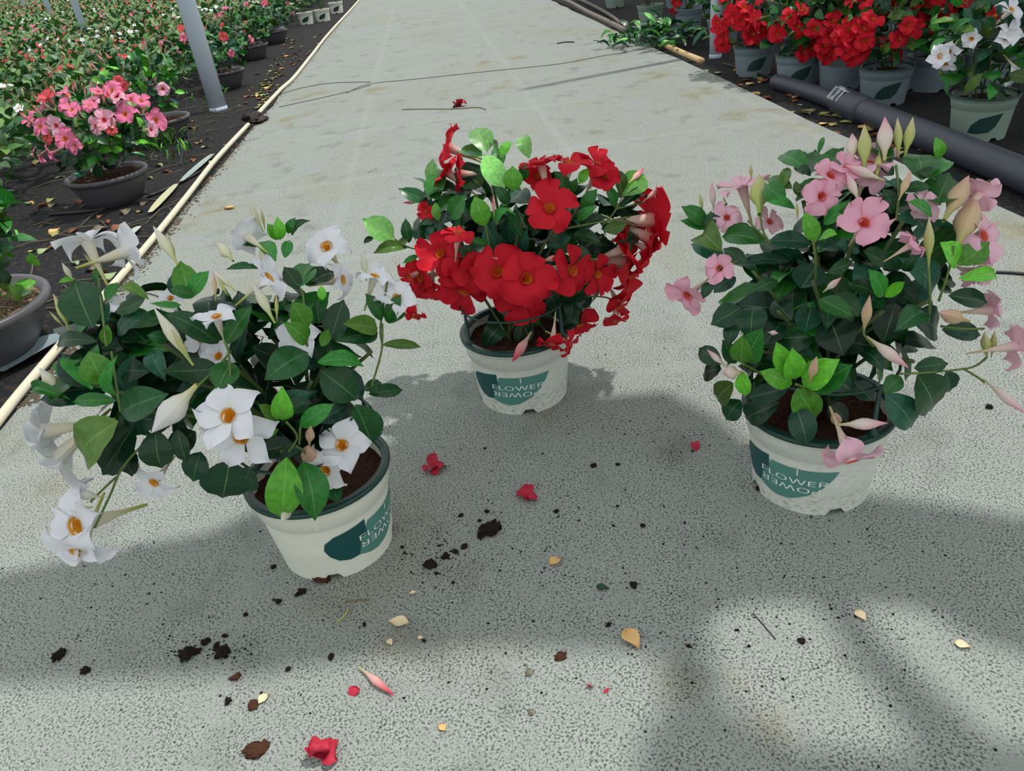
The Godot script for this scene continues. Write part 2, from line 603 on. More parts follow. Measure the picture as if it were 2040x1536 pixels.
func root_stems(rows: Array) -> void:
	var foot := Vector3(0, 0.138, 0)
	for p in rows:
		var top: Vector3 = shell(p[0], p[1], 0.3) - ctx.org
		var a := foot + Vector3(rnd(-0.03, 0.03), 0, rnd(-0.03, 0.03))
		part("stem", tube(smooth_path([a, a.lerp(top, 0.45) + Vector3(0, 0.05, 0), top], 6), [0.0044, 0.004, 0.003], 6), mat("stem_dark", c8(74, 92, 48), 0.6), ctx.root)

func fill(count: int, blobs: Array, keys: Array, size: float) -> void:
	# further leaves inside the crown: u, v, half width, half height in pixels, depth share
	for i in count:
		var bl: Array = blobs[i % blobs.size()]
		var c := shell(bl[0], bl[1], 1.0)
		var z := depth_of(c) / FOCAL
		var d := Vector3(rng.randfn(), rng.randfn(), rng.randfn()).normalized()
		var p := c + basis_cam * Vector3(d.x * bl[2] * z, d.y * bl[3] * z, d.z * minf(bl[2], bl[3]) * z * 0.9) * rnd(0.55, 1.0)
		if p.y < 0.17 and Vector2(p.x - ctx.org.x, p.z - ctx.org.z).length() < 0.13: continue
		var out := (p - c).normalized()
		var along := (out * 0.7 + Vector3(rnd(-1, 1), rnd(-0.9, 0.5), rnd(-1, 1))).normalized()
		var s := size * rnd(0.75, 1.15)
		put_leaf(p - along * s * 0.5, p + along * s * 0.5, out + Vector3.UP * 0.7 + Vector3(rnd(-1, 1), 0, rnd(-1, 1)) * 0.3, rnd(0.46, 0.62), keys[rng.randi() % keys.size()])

func hero(called: String, at: Vector3, label: String, c: Vector3, r: Vector3) -> Node3D:
	var o := thing(called, at, label, "potted plant")
	ctx = {"root": o, "org": at, "c": c, "r": r}
	return o

func white_plant() -> void:
	var at := ground(676, 1075)
	var c: Vector3 = eye + ray(450, 740) * 1.17
	var o := hero("potted_mandevilla", at, "white-flowered plant leaning far out of a cream pot on the concrete", c, Vector3(0.25, 0.19, 0.17))
	pot_thing(o, "cream", 0.62 + atan2(-at.x, -at.z), 0.24)
	leaves("d", [[185, 653, 148, 558, .62], [229, 621, 290, 593, .45], [435, 684, 327, 623, .42], [335, 677, 292, 668, .6], [193, 681, 113, 688, .3], [241, 821, 337, 784, .5],
		[310, 856, 323, 933, .75], [353, 856, 372, 923, .5], [438, 734, 321, 739, .45], [613, 702, 526, 758, .6], [638, 739, 711, 797, .75], [724, 777, 761, 762, .5], [734, 785, 803, 777, .35],
		[709, 806, 742, 885, .6], [659, 965, 677, 1002, .6, .05], [581, 469, 620, 439, .4], [516, 535, 449, 537, .25], [597, 576, 565, 531, .6], [609, 569, 665, 541, .4], [658, 678, 685, 596, .55],
		[636, 645, 628, 598, .5], [752, 661, 663, 680, .4], [526, 492, 473, 486, .35], [470, 650, 500, 640, .5], [620, 800, 560, 815, .5]])
	leaves("m", [[212, 599, 235, 562, .55], [379, 591, 417, 539, .5], [387, 591, 337, 576, .6], [361, 608, 297, 604, .25], [450, 686, 503, 606, .4], [233, 790, 235, 705, .3], [231, 798, 143, 801, .3],
		[139, 796, 65, 780, .22], [463, 722, 432, 779, .8], [632, 722, 726, 731, .35], [597, 850, 667, 804, .42], [604, 919, 628, 1038, .52, .09], [573, 465, 589, 433, .5], [518, 482, 550, 522, .35],
		[567, 514, 577, 478, .45], [597, 572, 616, 525, .5], [769, 641, 799, 586, .45], [771, 643, 812, 625, .4], [188, 562, 206, 528, .45], [761, 639, 728, 584, .45]])
	leaves("b", [[150, 556, 116, 563, .4], [212, 688, 214, 645, .5], [376, 588, 359, 519, .55], [212, 766, 176, 699, .8], [565, 837, 563, 768, .45], [555, 856, 472, 870, .3], [571, 911, 559, 1032, .52, .08],
		[558, 478, 552, 431, .5], [554, 478, 532, 445, .6], [642, 598, 640, 569, .6], [612, 655, 581, 600, .7], [612, 682, 563, 641, .55], [640, 690, 655, 655, .5]])
	leaves("o", [[297, 597, 238, 576, .35], [216, 772, 172, 760, .38], [235, 839, 174, 919, .5], [761, 687, 840, 691, .25], [555, 837, 513, 804, .4], [752, 655, 681, 645, .35]])
	leaves("u", [[234, 668, 284, 623, .45], [206, 644, 217, 602, .5], [348, 588, 342, 547, .5], [445, 684, 392, 621, .4], [466, 713, 490, 646, .4], [168, 772, 121, 703, .6], [253, 782, 267, 705, .45], [688, 810, 630, 843, .55],
		[420, 760, 350, 780, .5], [300, 700, 330, 760, .5]])
	leaves("v", [[268, 850, 204, 947, .5], [255, 876, 263, 950, .5], [584, 885, 513, 900, .6], [458, 917, 443, 992, .9], [400, 900, 385, 960, .8], [500, 930, 480, 975, .7], [350, 830, 300, 870, .6], [640, 840, 700, 860, .6],
		[480, 800, 400, 830, .6], [610, 790, 640, 840, .6], [240, 740, 300, 740, .6], [560, 720, 500, 690, .6], [390, 860, 330, 900, .7]])
	flowers("white", [[168, 470, 120, -.35, -.9, .15], [256, 500, 112, .45, -.35, -.6], [490, 468, 92, -.6, -.45, -.5], [648, 487, 112, -.1, -.35, .93, -.1], [688, 556, 88, .75, -.1, .25], [540, 548, 105, .62, -.45, .2],
		[748, 545, 88, .3, -.7, .4, .2], [792, 590, 88, .3, -.45, .8, .3], [430, 626, 90, 0, -.75, .66, .1], [592, 668, 96, .2, -.25, .9, .35], [432, 708, 80, -.2, -.2, .9, .4], [450, 826, 150, -.1, -.25, .96, -.12],
		[478, 872, 152, .1, .1, .98, -.04], [680, 886, 122, .1, -.2, .95, -.1, .12, .03], [645, 940, 108, -.3, .2, .9, -.12, .12, .06], [72, 862, 152, -.8, .15, .15, .2, .3], [108, 918, 150, -.55, .55, .1, .2, .3], [304, 965, 92, -.1, .45, .7, .5],
		[140, 1052, 192, -.35, .1, .9, 0, .15], [152, 1108, 155, 0, .65, .6, .3, .3], [246, 604, 62, .3, -.5, .5, .5], [338, 592, 60, 0, -.4, .7, .7], [395, 676, 76, -.3, .1, .8, .6]])
	buds("white", [[355, 528, 305, 450, .9], [525, 462, 490, 393, .9], [465, 520, 433, 484, 1.1], [470, 580, 424, 540, 1.], [125, 790, 78, 733, 1.2], [730, 560, 722, 498, 1.1], [385, 728, 306, 612, .9], [548, 644, 502, 560, 1.1], [148, 562, 123, 523, 1.3],
		[580, 1000, 561, 1040, 1.8, .1], [540, 535, 521, 488, 1.2]])
	buds("green", [[352, 522, 330, 470, .8], [528, 458, 520, 415, .8], [455, 590, 432, 552, .9], [385, 726, 340, 655, .7], [552, 642, 550, 585, .7], [140, 660, 106, 585, .8], [128, 652, 98, 620, .7], [200, 540, 166, 505, .9]])
	buds("pale", [[393, 766, 302, 862, 1.9], [205, 990, 142, 983, 1.8], [185, 1010, 135, 1018, 1.8]])
	buds("peach", [[625, 932, 612, 888, 1.3], [616, 888, 619, 848, 1.4], [430, 600, 425, 540, .7]])
	stems([[[300, 870, .3], [245, 930, .0], [220, 985, .0], [188, 1052, .1]], [[232, 950, .0], [205, 975, .0], [180, 1000, .1]], [[395, 768, .1], [430, 735, .2], [460, 700, .3]], [[212, 690, .1], [205, 630, .15], [195, 545, .1]], [[240, 820, .1], [232, 770, .05], [222, 700, .2]],
		[[460, 760, .1], [455, 700, .1], [448, 680, .1]], [[575, 900, .0], [592, 870, .0], [570, 840, .0]], [[596, 885, .0], [598, 852, .0]], [[762, 690, .1], [758, 650, .1], [772, 560, .1]], [[590, 888, .05], [610, 905, .05], [632, 950, .1]], [[612, 690, .1], [605, 600, .2], [600, 575, .15]], [[740, 770, .2], [760, 700, .1], [762, 645, .1]]])
	root_stems([[620, 760], [560, 900], [480, 800], [380, 760], [300, 820], [450, 720], [660, 700], [740, 700], [600, 620], [230, 780], [400, 640], [320, 680]])
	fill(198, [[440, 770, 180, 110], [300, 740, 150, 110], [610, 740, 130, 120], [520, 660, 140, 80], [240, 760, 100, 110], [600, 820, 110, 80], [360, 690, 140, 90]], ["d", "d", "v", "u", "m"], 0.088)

func red_plant() -> void:
	var at := ground(1044, 778)
	var c: Vector3 = eye + ray(1060, 455) * 1.6
	var o := hero("potted_mandevilla", at, "red-flowered plant in a grey-white pot standing between the white and the pink one", c, Vector3(0.24, 0.20, 0.19))
	pot_thing(o, "worn", -0.34 + atan2(-at.x, -at.z), 0.23)
	leaves("l", [[969, 304, 948, 254, .58], [862, 370, 862, 316, .5], [785, 475, 721, 436, .66], [1054, 316, 1039, 272, .5], [1005, 376, 962, 308, .5]])
	leaves("b", [[998, 316, 1018, 280, .45], [966, 450, 945, 390, .62], [874, 440, 867, 402, .5], [1023, 379, 1021, 330, .8], [1155, 365, 1172, 335, .6], [1240, 390, 1283, 348, .5]])
	leaves("m", [[961, 311, 912, 300, .38], [871, 399, 874, 336, .58], [900, 436, 927, 387, .7], [988, 448, 1015, 414, .5], [1128, 385, 1102, 340, .45], [1132, 389, 1102, 364, .45], [1138, 385, 1150, 354, .5], [1160, 421, 1190, 376, .52], [1226, 412, 1205, 366, .42],
		[972, 486, 924, 475, .26], [835, 509, 802, 525, .32], [1069, 620, 1053, 640, .8], [1000, 330, 985, 290, .5], [1040, 360, 1050, 325, .6], [1150, 440, 1190, 410, .4]])
	leaves("o", [[991, 298, 976, 278, .3], [811, 494, 743, 505, .36], [1235, 390, 1220, 335, .52], [1203, 460, 1250, 445, .5], [815, 470, 790, 500, .4]])
	leaves("d", [[960, 372, 908, 322, .6], [852, 399, 793, 375, .42], [815, 484, 808, 434, .46], [862, 447, 838, 443, .4], [1152, 455, 1212, 433, .38], [1228, 416, 1286, 397, .2], [1142, 466, 1200, 486, .42], [745, 474, 724, 485, .5],
		[854, 511, 845, 536, .7], [1015, 408, 985, 370, .5], [1040, 470, 1010, 420, .4], [1060, 470, 1075, 430, .4], [940, 490, 905, 520, .5], [1130, 500, 1180, 510, .5], [1230, 480, 1260, 500, .5]])
	leaves("u", [[851, 480, 873, 446, .42], [1015, 486, 1010, 432, .5], [975, 490, 925, 505, .6], [1040, 500, 1050, 455, .5], [1090, 490, 1140, 470, .4], [930, 380, 960, 340, .5], [1180, 590, 1145, 612, .6]])
	leaves("v", [[1166, 573, 1128, 600, .6], [1177, 588, 1148, 614, .6], [1093, 577, 1111, 622, .6], [1060, 640, 1028, 692, .6], [1005, 640, 962, 690, .6], [1120, 620, 1140, 660, .6], [900, 480, 870, 440, .5], [1070, 520, 1110, 540, .5], [980, 620, 1000, 660, .6]])
	flowers("red", [[1095, 412, 112, 0, -.2, .97, -.1], [990, 540, 118, -.1, 0, 1, -.06], [1050, 554, 122, .1, .05, .98, -.26], [1040, 602, 112, -.05, .45, .85, -.02, .2], [876, 504, 96, -.15, 0, .95, -.08], [912, 458, 78, .1, -.75, .55, 0, .5],
		[886, 290, 96, -.85, -.35, .1], [888, 340, 84, -.65, -.5, .1], [912, 345, 70, -.8, 0, .1, .2], [1078, 322, 84, -.2, -.75, .35], [1136, 318, 96, .15, -.75, .45], [1196, 322, 92, .3, -.65, .5], [1205, 352, 60, .1, .1, .95],
		[1306, 438, 138, .82, -.1, -.35, .1], [1300, 478, 120, .8, .35, -.15, .2], [1258, 522, 124, .85, .1, .25], [1262, 556, 110, .7, .5, .3], [1255, 492, 104, .75, -.25, .2, .2], [1146, 540, 112, .55, .2, .65], [1195, 548, 84, .5, .3, .6, .1],
		[832, 556, 92, -.6, .25, .5], [855, 588, 92, -.1, .9, .25, .1, .3], [922, 585, 112, -.25, .75, .5, -.05, .3], [945, 545, 84, 0, .3, .9, .1], [826, 634, 52, 0, .85, .4, .2, .5], [1156, 648, 86, .1, .7, .6, .1, .4], [1238, 616, 76, .4, .8, .2, .2, .3],
		[1228, 645, 60, .1, .9, .1, .3, .5], [1100, 690, 72, -.1, .95, .1, .1, .4, .12], [1142, 688, 64, .75, .4, .1, .2, .4, .12], [847, 420, 44, -.5, .3, .6], [812, 555, 66, -.6, .4, .3, .2], [905, 540, 78, .2, .2, .9, .1], [1070, 350, 66, .1, -.2, .9, .3], [1010, 592, 80, -.2, .6, .6, .1, .3], [1300, 505, 84, .75, .5, .1, .3]])
	buds("red", [[1278, 404, 1322, 369, .9], [1252, 366, 1283, 335, .9], [1058, 662, 1020, 722, 1.1, .14], [1078, 522, 1118, 509, 1.3], [985, 432, 981, 392, .9], [838, 402, 802, 404, 1.], [1010, 520, 975, 512, .8]])
	stems([[[1064, 640, .1], [1056, 662, .0]], [[1066, 630, .1], [1080, 650, .0], [1092, 672, .0]], [[1170, 590, .1], [1205, 592, .0], [1225, 600, .1]], [[1130, 455, .1], [1180, 445, .0], [1255, 432, .0]], [[785, 475, .0], [812, 492, .1], [850, 500, .3]], [[1228, 416, .1], [1280, 404, .0]], [[968, 450, .0], [975, 490, .1], [985, 520, .3]], [[960, 317, .1], [925, 305, .0]],
		[[1190, 517, .0], [1150, 515, .3]], [[1240, 392, .1], [1222, 425, .1], [1200, 450, .2]]])
	root_stems([[960, 480], [1040, 440], [1120, 430], [880, 470], [1200, 470], [1080, 560], [980, 360], [1180, 380], [1140, 580], [850, 500]])
	fill(215, [[1050, 450, 150, 110], [930, 430, 100, 80], [1170, 450, 100, 80], [1050, 540, 120, 60], [1050, 480, 110, 90], [1120, 580, 60, 50]], ["d", "d", "m", "u", "v"], 0.085)

func pink_plant() -> void:
	var at := ground(1612, 953)
	var c: Vector3 = eye + ray(1665, 590) * 1.21
	var o := hero("potted_mandevilla", at, "pale pink-flowered bushy plant in a scuffed off-white pot on the concrete", c, Vector3(0.23, 0.23, 0.2))
	pot_thing(o, "worn", -0.47 + atan2(-at.x, -at.z), 0.25)
	leaves("m", [[1607, 337, 1552, 310, .42], [1627, 343, 1682, 293, .36], [1617, 345, 1625, 297, .36], [1629, 308, 1641, 272, .22], [1582, 382, 1630, 355, .42], [1564, 400, 1522, 370, .62], [1584, 416, 1526, 401, .36], [1408, 447, 1357, 411, .5], [1408, 455, 1355, 439, .36],
		[1527, 482, 1438, 472, .42], [1640, 447, 1701, 404, .42], [1777, 324, 1727, 285, .36], [1836, 359, 1824, 307, .6], [1847, 355, 1893, 320, .38], [1867, 406, 1892, 343, .52], [1857, 431, 1808, 401, .46], [1660, 417, 1723, 413, .36], [1759, 591, 1730, 535, .42],
		[1632, 596, 1702, 632, .46], [1489, 721, 1521, 652, .5], [1795, 750, 1759, 783, .7], [1614, 773, 1700, 726, .52]])
	leaves("b", [[1869, 318, 1863, 272, .5], [1904, 531, 1872, 482, .62], [1908, 529, 1972, 481, .46], [1762, 591, 1802, 561, .42], [1479, 724, 1481, 665, .52], [1481, 740, 1485, 790, .52], [1570, 740, 1546, 680, .42], [1583, 755, 1578, 692, .46], [1578, 766, 1513, 739, .52],
		[1588, 773, 1626, 834, .7], [1632, 476, 1669, 467, .5], [1910, 555, 1985, 547, .26], [1600, 768, 1674, 715, .5], [1625, 482, 1601, 422, .5]])
	leaves("o", [[1578, 376, 1526, 357, .36], [1560, 375, 1570, 333, .32], [1437, 501, 1401, 471, .5], [1461, 763, 1431, 800, .5], [1590, 390, 1585, 360, .5]])
	leaves("u", [[1615, 486, 1526, 482, .44], [1445, 519, 1376, 486, .42], [1636, 494, 1710, 490, .32], [1574, 521, 1470, 525, .26], [1801, 378, 1766, 362, .5], [1842, 447, 1780, 436, .46], [1853, 591, 1787, 512, .48], [1713, 501, 1660, 485, .42], [1876, 656, 1954, 668, .46],
		[1884, 740, 1891, 781, .6], [1764, 784, 1817, 851, .52], [1627, 526, 1595, 575, .9], [1466, 552, 1421, 584, .7], [1617, 607, 1603, 662, .75], [1570, 773, 1486, 793, .46], [1586, 810, 1608, 890, .62, .09]])
	leaves("d", [[1613, 347, 1602, 301, .5], [1615, 351, 1587, 334, .5], [1584, 398, 1616, 385, .5], [1418, 464, 1416, 420, .5], [1424, 441, 1450, 403, .38], [1781, 347, 1751, 329, .6], [1863, 363, 1820, 345, .5], [1793, 380, 1858, 375, .42], [1785, 425, 1757, 375, .52],
		[1488, 523, 1440, 495, .5], [1889, 589, 1968, 603, .42], [1743, 586, 1685, 564, .42], [1663, 586, 1713, 631, .62], [1821, 734, 1890, 724, .52], [1827, 747, 1855, 818, .62], [1842, 622, 1781, 662, .52], [1466, 724, 1439, 676, .5], [1437, 726, 1392, 693, .52],
		[1770, 520, 1720, 500, .5], [1800, 540, 1830, 500, .4], [1650, 540, 1700, 520, .5], [1550, 560, 1500, 580, .5]])
	leaves("v", [[1496, 455, 1452, 452, .6], [1476, 612, 1415, 647, .7], [1502, 609, 1497, 679, .8], [1653, 635, 1680, 710, .9], [1785, 604, 1759, 684, .7], [1437, 735, 1400, 748, .8], [1476, 797, 1447, 837, .8], [1554, 802, 1486, 834, .52], [1422, 560, 1400, 596, .6], [1700, 760, 1740, 800, .7],
		[1560, 640, 1520, 690, .7], [1720, 700, 1760, 740, .6], [1650, 800, 1690, 840, .6], [1540, 600, 1580, 640, .6], [1470, 640, 1450, 690, .6], [1640, 740, 1700, 780, .7]])
	flowers("blush", [[1478, 366, 98, -.3, -.85, .25], [1730, 316, 112, 0, -.75, .5, .25], [1952, 386, 84, .5, -.45, -.3], [1966, 466, 122, .35, -.2, .75, .1], [1700, 926, 130, .2, .85, .35, 0, .5, .11], [1980, 618, 86, .92, -.05, .15], [2030, 688, 100, .92, -.15, .15], [1448, 432, 62, -.3, -.1, .8, .5], [1536, 440, 62, .2, -.2, .8, .5],
		[1842, 408, 74, .2, -.25, .9, .3], [1966, 540, 62, .5, .2, .6, .4], [1735, 345, 80, 0, -.4, .8, .45], [1935, 545, 60, .3, .4, .6, .5]])
	flowers("pink", [[1640, 390, 84, .1, .05, .95], [1658, 346, 84, .2, -.35, .85, .05], [1724, 440, 104, -.1, -.3, .92, -.08], [1824, 482, 70, .75, -.5, .25], [1366, 592, 90, -.65, .5, .4, 0, .2], [1432, 534, 64, -.5, 0, .75], [1690, 330, 74, .2, -.4, .7, .1]])
	buds("pink", [[1422, 424, 1418, 361, 1.], [1762, 322, 1763, 233, 1.3], [1697, 322, 1698, 266, 1.1], [1762, 360, 1682, 329, 1.2], [1712, 404, 1686, 343, 1.2], [1726, 670, 1810, 733, 1.1], [1668, 846, 1768, 843, 1.3, .09], [1958, 755, 2046, 826, .9], [1448, 732, 1408, 696, 1.2], [1735, 470, 1786, 434, 1.2], [1640, 582, 1676, 553, 1.2], [1478, 742, 1440, 743, 3.0], [1530, 662, 1550, 664, 1.2]])
	buds("peach", [[1905, 496, 1944, 390, 1.3], [1880, 440, 1930, 350, 1.1], [1720, 664, 1733, 588, 1.1], [1613, 764, 1627, 710, 1.1], [1668, 850, 1664, 822, 1.4], [1930, 640, 1870, 622, 1.4], [1790, 400, 1815, 340, 1.]])
	buds("green", [[1513, 428, 1512, 348, 1.3], [1400, 424, 1394, 384, 1.], [1722, 342, 1722, 249, .9], [1790, 316, 1788, 234, .9], [1802, 314, 1819, 233, 1.2], [1850, 534, 1851, 432, 1.], [1497, 360, 1495, 325, 1.], [1966, 712, 1962, 660, 1.2], [1975, 712, 1982, 658, 1.2], [1448, 410, 1440, 390, .9], [1590, 440, 1586, 400, .8], [1745, 360, 1752, 300, .7]])
	stems([[[1790, 745, .2], [1850, 742, .1], [1920, 735, .0], [1945, 728, .0], [1966, 712, .0]], [[1920, 735, .0], [1945, 750, .0], [1962, 762, .0]], [[1740, 690, .2], [1722, 668, .0], [1722, 655, .0]], [[1420, 555, .0], [1440, 530, .1], [1470, 520, .2]], [[1490, 440, .0], [1505, 455, .1], [1530, 480, .2]], [[1515, 430, .0], [1520, 460, .1], [1535, 485, .2]], [[1620, 480, .0], [1625, 520, .1], [1625, 560, .3]], [[1850, 535, .0], [1853, 590, .0], [1850, 640, .2]],
		[[1480, 725, .0], [1500, 735, .2], [1540, 760, .4]], [[1585, 765, .0], [1605, 775, .1], [1620, 800, .3]], [[1785, 330, .1], [1790, 380, .2], [1785, 440, .3]], [[1900, 490, .0], [1890, 540, .1], [1870, 600, .2]], [[1875, 650, .2], [1920, 655, .2], [1960, 655, .1]]])
	root_stems([[1620, 560], [1500, 540], [1700, 480], [1800, 440], [1850, 600], [1600, 400], [1760, 620], [1480, 700], [1600, 760], [1820, 720], [1550, 620]])
	fill(210, [[1640, 560, 190, 130], [1560, 620, 120, 110], [1760, 540, 140, 140], [1700, 680, 140, 100], [1580, 720, 100, 80], [1720, 440, 140, 70], [1640, 600, 120, 110]], ["d", "d", "v", "u", "m"], 0.088)

# ---------------------------------------------------------------- concrete, beds
func concrete_mat() -> StandardMaterial3D:
	var w := 1024
	var fine := noise_img(w, w, 0.22, 11, FastNoiseLite.TYPE_SIMPLEX_SMOOTH, 2)
	var grit := noise_img(w, w, 0.19, 12, FastNoiseLite.TYPE_SIMPLEX_SMOOTH, 3)
	var blot := noise_img(w, w, 0.012, 13, FastNoiseLite.TYPE_SIMPLEX_SMOOTH, 4)
	var data := PackedByteArray()
	data.resize(w * w * 3)
	var bump := PackedByteArray()
	bump.resize(w * w)
	for k in w * w:
		var f: float = fine[k] / 255.0
		var g: float = grit[k] / 255.0
		var b: float = blot[k] / 255.0
		var v := 0.87 + 0.24 * (f - 0.5) + 0.08 * (b - 0.5)
		var hole := clampf((0.40 - g + 0.22 * (b - 0.5) - 0.45 * (f - 0.5)) * 5.0, 0.0, 1.0)
		v *= 1.0 - 0.45 * hole
		data[k * 3] = int(clampf(v * 176, 0, 255))
		data[k * 3 + 1] = int(clampf(v * 177, 0, 255))
		data[k * 3 + 2] = int(clampf(v * 173, 0, 255))
		bump[k] = int(clampf(150 + 70 * (f - 0.5) - 110 * hole + 60 * (g - 0.5), 0, 255))
	var m := mat("concrete", Color.WHITE, 0.92, 0.3)
	m.albedo_texture = tex(w, w, data)
	m.heightmap_enabled = true
	m.heightmap_texture = tex(w, w, bump, Image.FORMAT_L8)
	m.heightmap_scale = 0.12
	# earth stains and worn patches over the whole path, in its own plan
	var sw := 512
	var sh := 1536
	var big := noise_img(sw, sh, 0.006, 21, FastNoiseLite.TYPE_SIMPLEX_SMOOTH, 4)
	var mid := noise_img(sw, sh, 0.03, 22, FastNoiseLite.TYPE_SIMPLEX_SMOOTH, 4)
	var stain := PackedByteArray()
	stain.resize(sw * sh * 3)
	var spots := []
	for s in [[970, 125, .28], [1010, 118, .2], [620, 190, .25], [560, 240, .25], [480, 320, .2], [420, 420, .2], [1380, 190, .22], [1310, 150, .2], [1600, 250, .18], [1500, 230, .15], [800, 40, .4], [850, 48, .3], [1180, 120, .25], [1230, 60, .4], [1100, 830, .07], [1160, 800, .08], [1230, 720, .07],
		[640, 1215, .04], [690, 1200, .04], [780, 1290, .05], [1640, 1030, .05], [1480, 1350, .03], [1350, 1370, .04], [1540, 1460, .04], [150, 950, .1], [100, 980, .08], [1290, 1080, .05], [1500, 1260, .03], [2010, 470, .15], [2030, 540, .1], [1000, 170, .2], [750, 180, .2]]:
		var p := ground(s[0], s[1])
		spots.append([p.x, p.z, s[2]])
	for y in sh:
		var pz := 0.6 - y / float(sh) * 12.0
		var near := []
		for s in spots:
			if absf(s[1] - pz) < s[2] * 1.6: near.append(s)
		for x in sw:
			var k := y * sw + x
			var px := -1.35 + x / float(sw) * 3.4
			var b: float = big[k] / 255.0
			var n: float = mid[k] / 255.0
			var tan_ := clampf((b - 0.55) * 2.2, 0.0, 1.0) * 0.35
			var edge := clampf((n - 0.38) * 4.0, 0.0, 1.0)
			for s in near:
				var d: float = Vector2(px - s[0], pz - s[1]).length() / s[2]
				tan_ = maxf(tan_, clampf(1.25 - d, 0.0, 1.0) * edge * (0.8 if s[2] > 0.12 else 0.4))
			var dirt := clampf((n - 0.62) * 3.0, 0.0, 1.0) * 0.14
			stain[k * 3] = int(clampf(255 * lerpf(0.97, 0.93, tan_) * (1.0 - dirt), 0, 255))
			stain[k * 3 + 1] = int(clampf(255 * lerpf(1.0, 0.91, tan_) * (1.0 - dirt), 0, 255))
			stain[k * 3 + 2] = int(clampf(255 * lerpf(0.985, 0.78, tan_) * (1.0 - dirt * 1.05), 0, 255))
	m.detail_enabled = true
	m.detail_blend_mode = BaseMaterial3D.BLEND_MODE_MUL
	m.detail_uv_layer = BaseMaterial3D.DETAIL_UV_2
	m.detail_albedo = tex(sw, sh, stain)
	return m

func slab(called: String, x0: float, x1: float, z0: float, z1: float, top: float, thick: float, m: Material, tile: float, ragged := 0.0) -> MeshInstance3D:
	var st := SurfaceTool.new()
	st.begin(Mesh.PRIMITIVE_TRIANGLES)
	var n := 160
	var e := FastNoiseLite.new()
	e.seed = 9
	e.frequency = 1.4
	var cols := [[0, -thick], [0, 0.0], [1, 0.0], [1, -thick]]
	for j in n + 1:
		var z := lerpf(z0, z1, float(j) / n)
		for c in cols:
			var x := (x0 + ragged * e.get_noise_2d(z, 3.0)) if c[0] == 0 else (x1 + ragged * e.get_noise_2d(z, 47.0))
			st.set_uv(Vector2(x, z) / tile)
			st.set_uv2(Vector2((x + 1.35) / 3.4, (0.6 - z) / 12.0))
			st.set_smooth_group(-1)
			st.add_vertex(Vector3(x, top + c[1], z))
	for j in n:
		for i in 3:
			var a := j * 4 + i
			st.add_index(a); st.add_index(a + 4); st.add_index(a + 5)
			st.add_index(a); st.add_index(a + 5); st.add_index(a + 1)
	st.deindex()
	st.generate_normals()
	var o := MeshInstance3D.new()
	o.name = called
	o.mesh = st.commit()
	o.material_override = m
	add_child(o)
	o.set_meta("kind", "structure")
	return o

func bed_mat() -> StandardMaterial3D:
	var w := 512
	var a := noise_img(w, w, 0.05, 41)
	var b := noise_img(w, w, 0.2, 42)
	var data := PackedByteArray()
	data.resize(w * w * 3)
	for k in w * w:
		var f: float = 0.45 + 0.9 * b[k] / 255.0
		var e := clampf((a[k] / 255.0 - 0.5) * 3.0, 0.0, 1.0)
		for ch in 3:
			data[k * 3 + ch] = int(clampf(lerpf([34.0, 38.0, 42.0][ch], [72.0, 58.0, 44.0][ch], e) * f, 0, 255))
	var m := mat("bed", Color.WHITE, 0.9, 0.3)
	m.albedo_texture = tex(w, w, data)
	return m

# ---------------------------------------------------------------- plants along the beds
func cluster_mesh(variant: int) -> ArrayMesh:
	# the joined small leaves of a plant too far off to tell them apart; unit crown radius
	var id := "foliage%d" % variant
	if meshes.has(id): return meshes[id]
	var st := SurfaceTool.new()
	st.begin(Mesh.PRIMITIVE_TRIANGLES)
	var at := 0
	for k in 90:
		var d := Vector3(rng.randfn(), rng.randfn() * 0.8 + 0.2, rng.randfn()).normalized()
		var p := d * rnd(0.45, 0.95)
		var along := (d * 0.6 + Vector3(rnd(-1, 1), rnd(-0.4, 0.9), rnd(-1, 1))).normalized()
		var f := frame(along, d + Vector3.UP * 0.6)
		var s := rnd(0.32, 0.5)
		var tone: Color = [Color(0.04, 0.13, 0.045), Color(0.07, 0.19, 0.05), Color(0.13, 0.26, 0.06), Color(0.06, 0.13, 0.05)][rng.randi() % 4]
		at = grid_into(st, 2, 3, func(u, v):
			var w: float = [0.02, 0.25, 0.2, 0.0][int(round(v * 3))]
			var x: float = (u * 2.0 - 1.0) * w
			return [p + (f.x * x + f.y * (v - 0.3) + f.z * (0.25 * absf(x) + 0.1 * sin(v * PI))) * s, tone], at)
	for k in 4:
		var d := Vector3(rng.randfn(), absf(rng.randfn()) + 0.5, rng.randfn()).normalized()
		var p := d * rnd(0.9, 1.05)
		var f := frame(d + Vector3.UP + Vector3(rnd(-0.5, 0.5), 0, rnd(-0.5, 0.5)), Vector3.BACK)
		var tone: Color = [Color(0.40, 0.14, 0.08), Color(0.46, 0.28, 0.16), Color(0.46, 0.45, 0.2)][k % 3]
		at = grid_into(st, 4, 3, func(u, v):
			var a: float = u * TAU
			var r: float = [0.012, 0.03, 0.026, 0.0][int(round(v * 3))]
			return [p + f * Vector3(r * sin(a), v * 0.24, r * cos(a)), tone], at)
	st.generate_normals()
	meshes[id] = st.commit()
	return meshes[id]

func foliage_mat() -> StandardMaterial3D:
	var m := mat("foliage", Color.WHITE, 0.45, 0.5)
	m.vertex_color_use_as_albedo = true
	m.backlight_enabled = true
	m.backlight = Color(0.28, 0.36, 0.14)
	return m

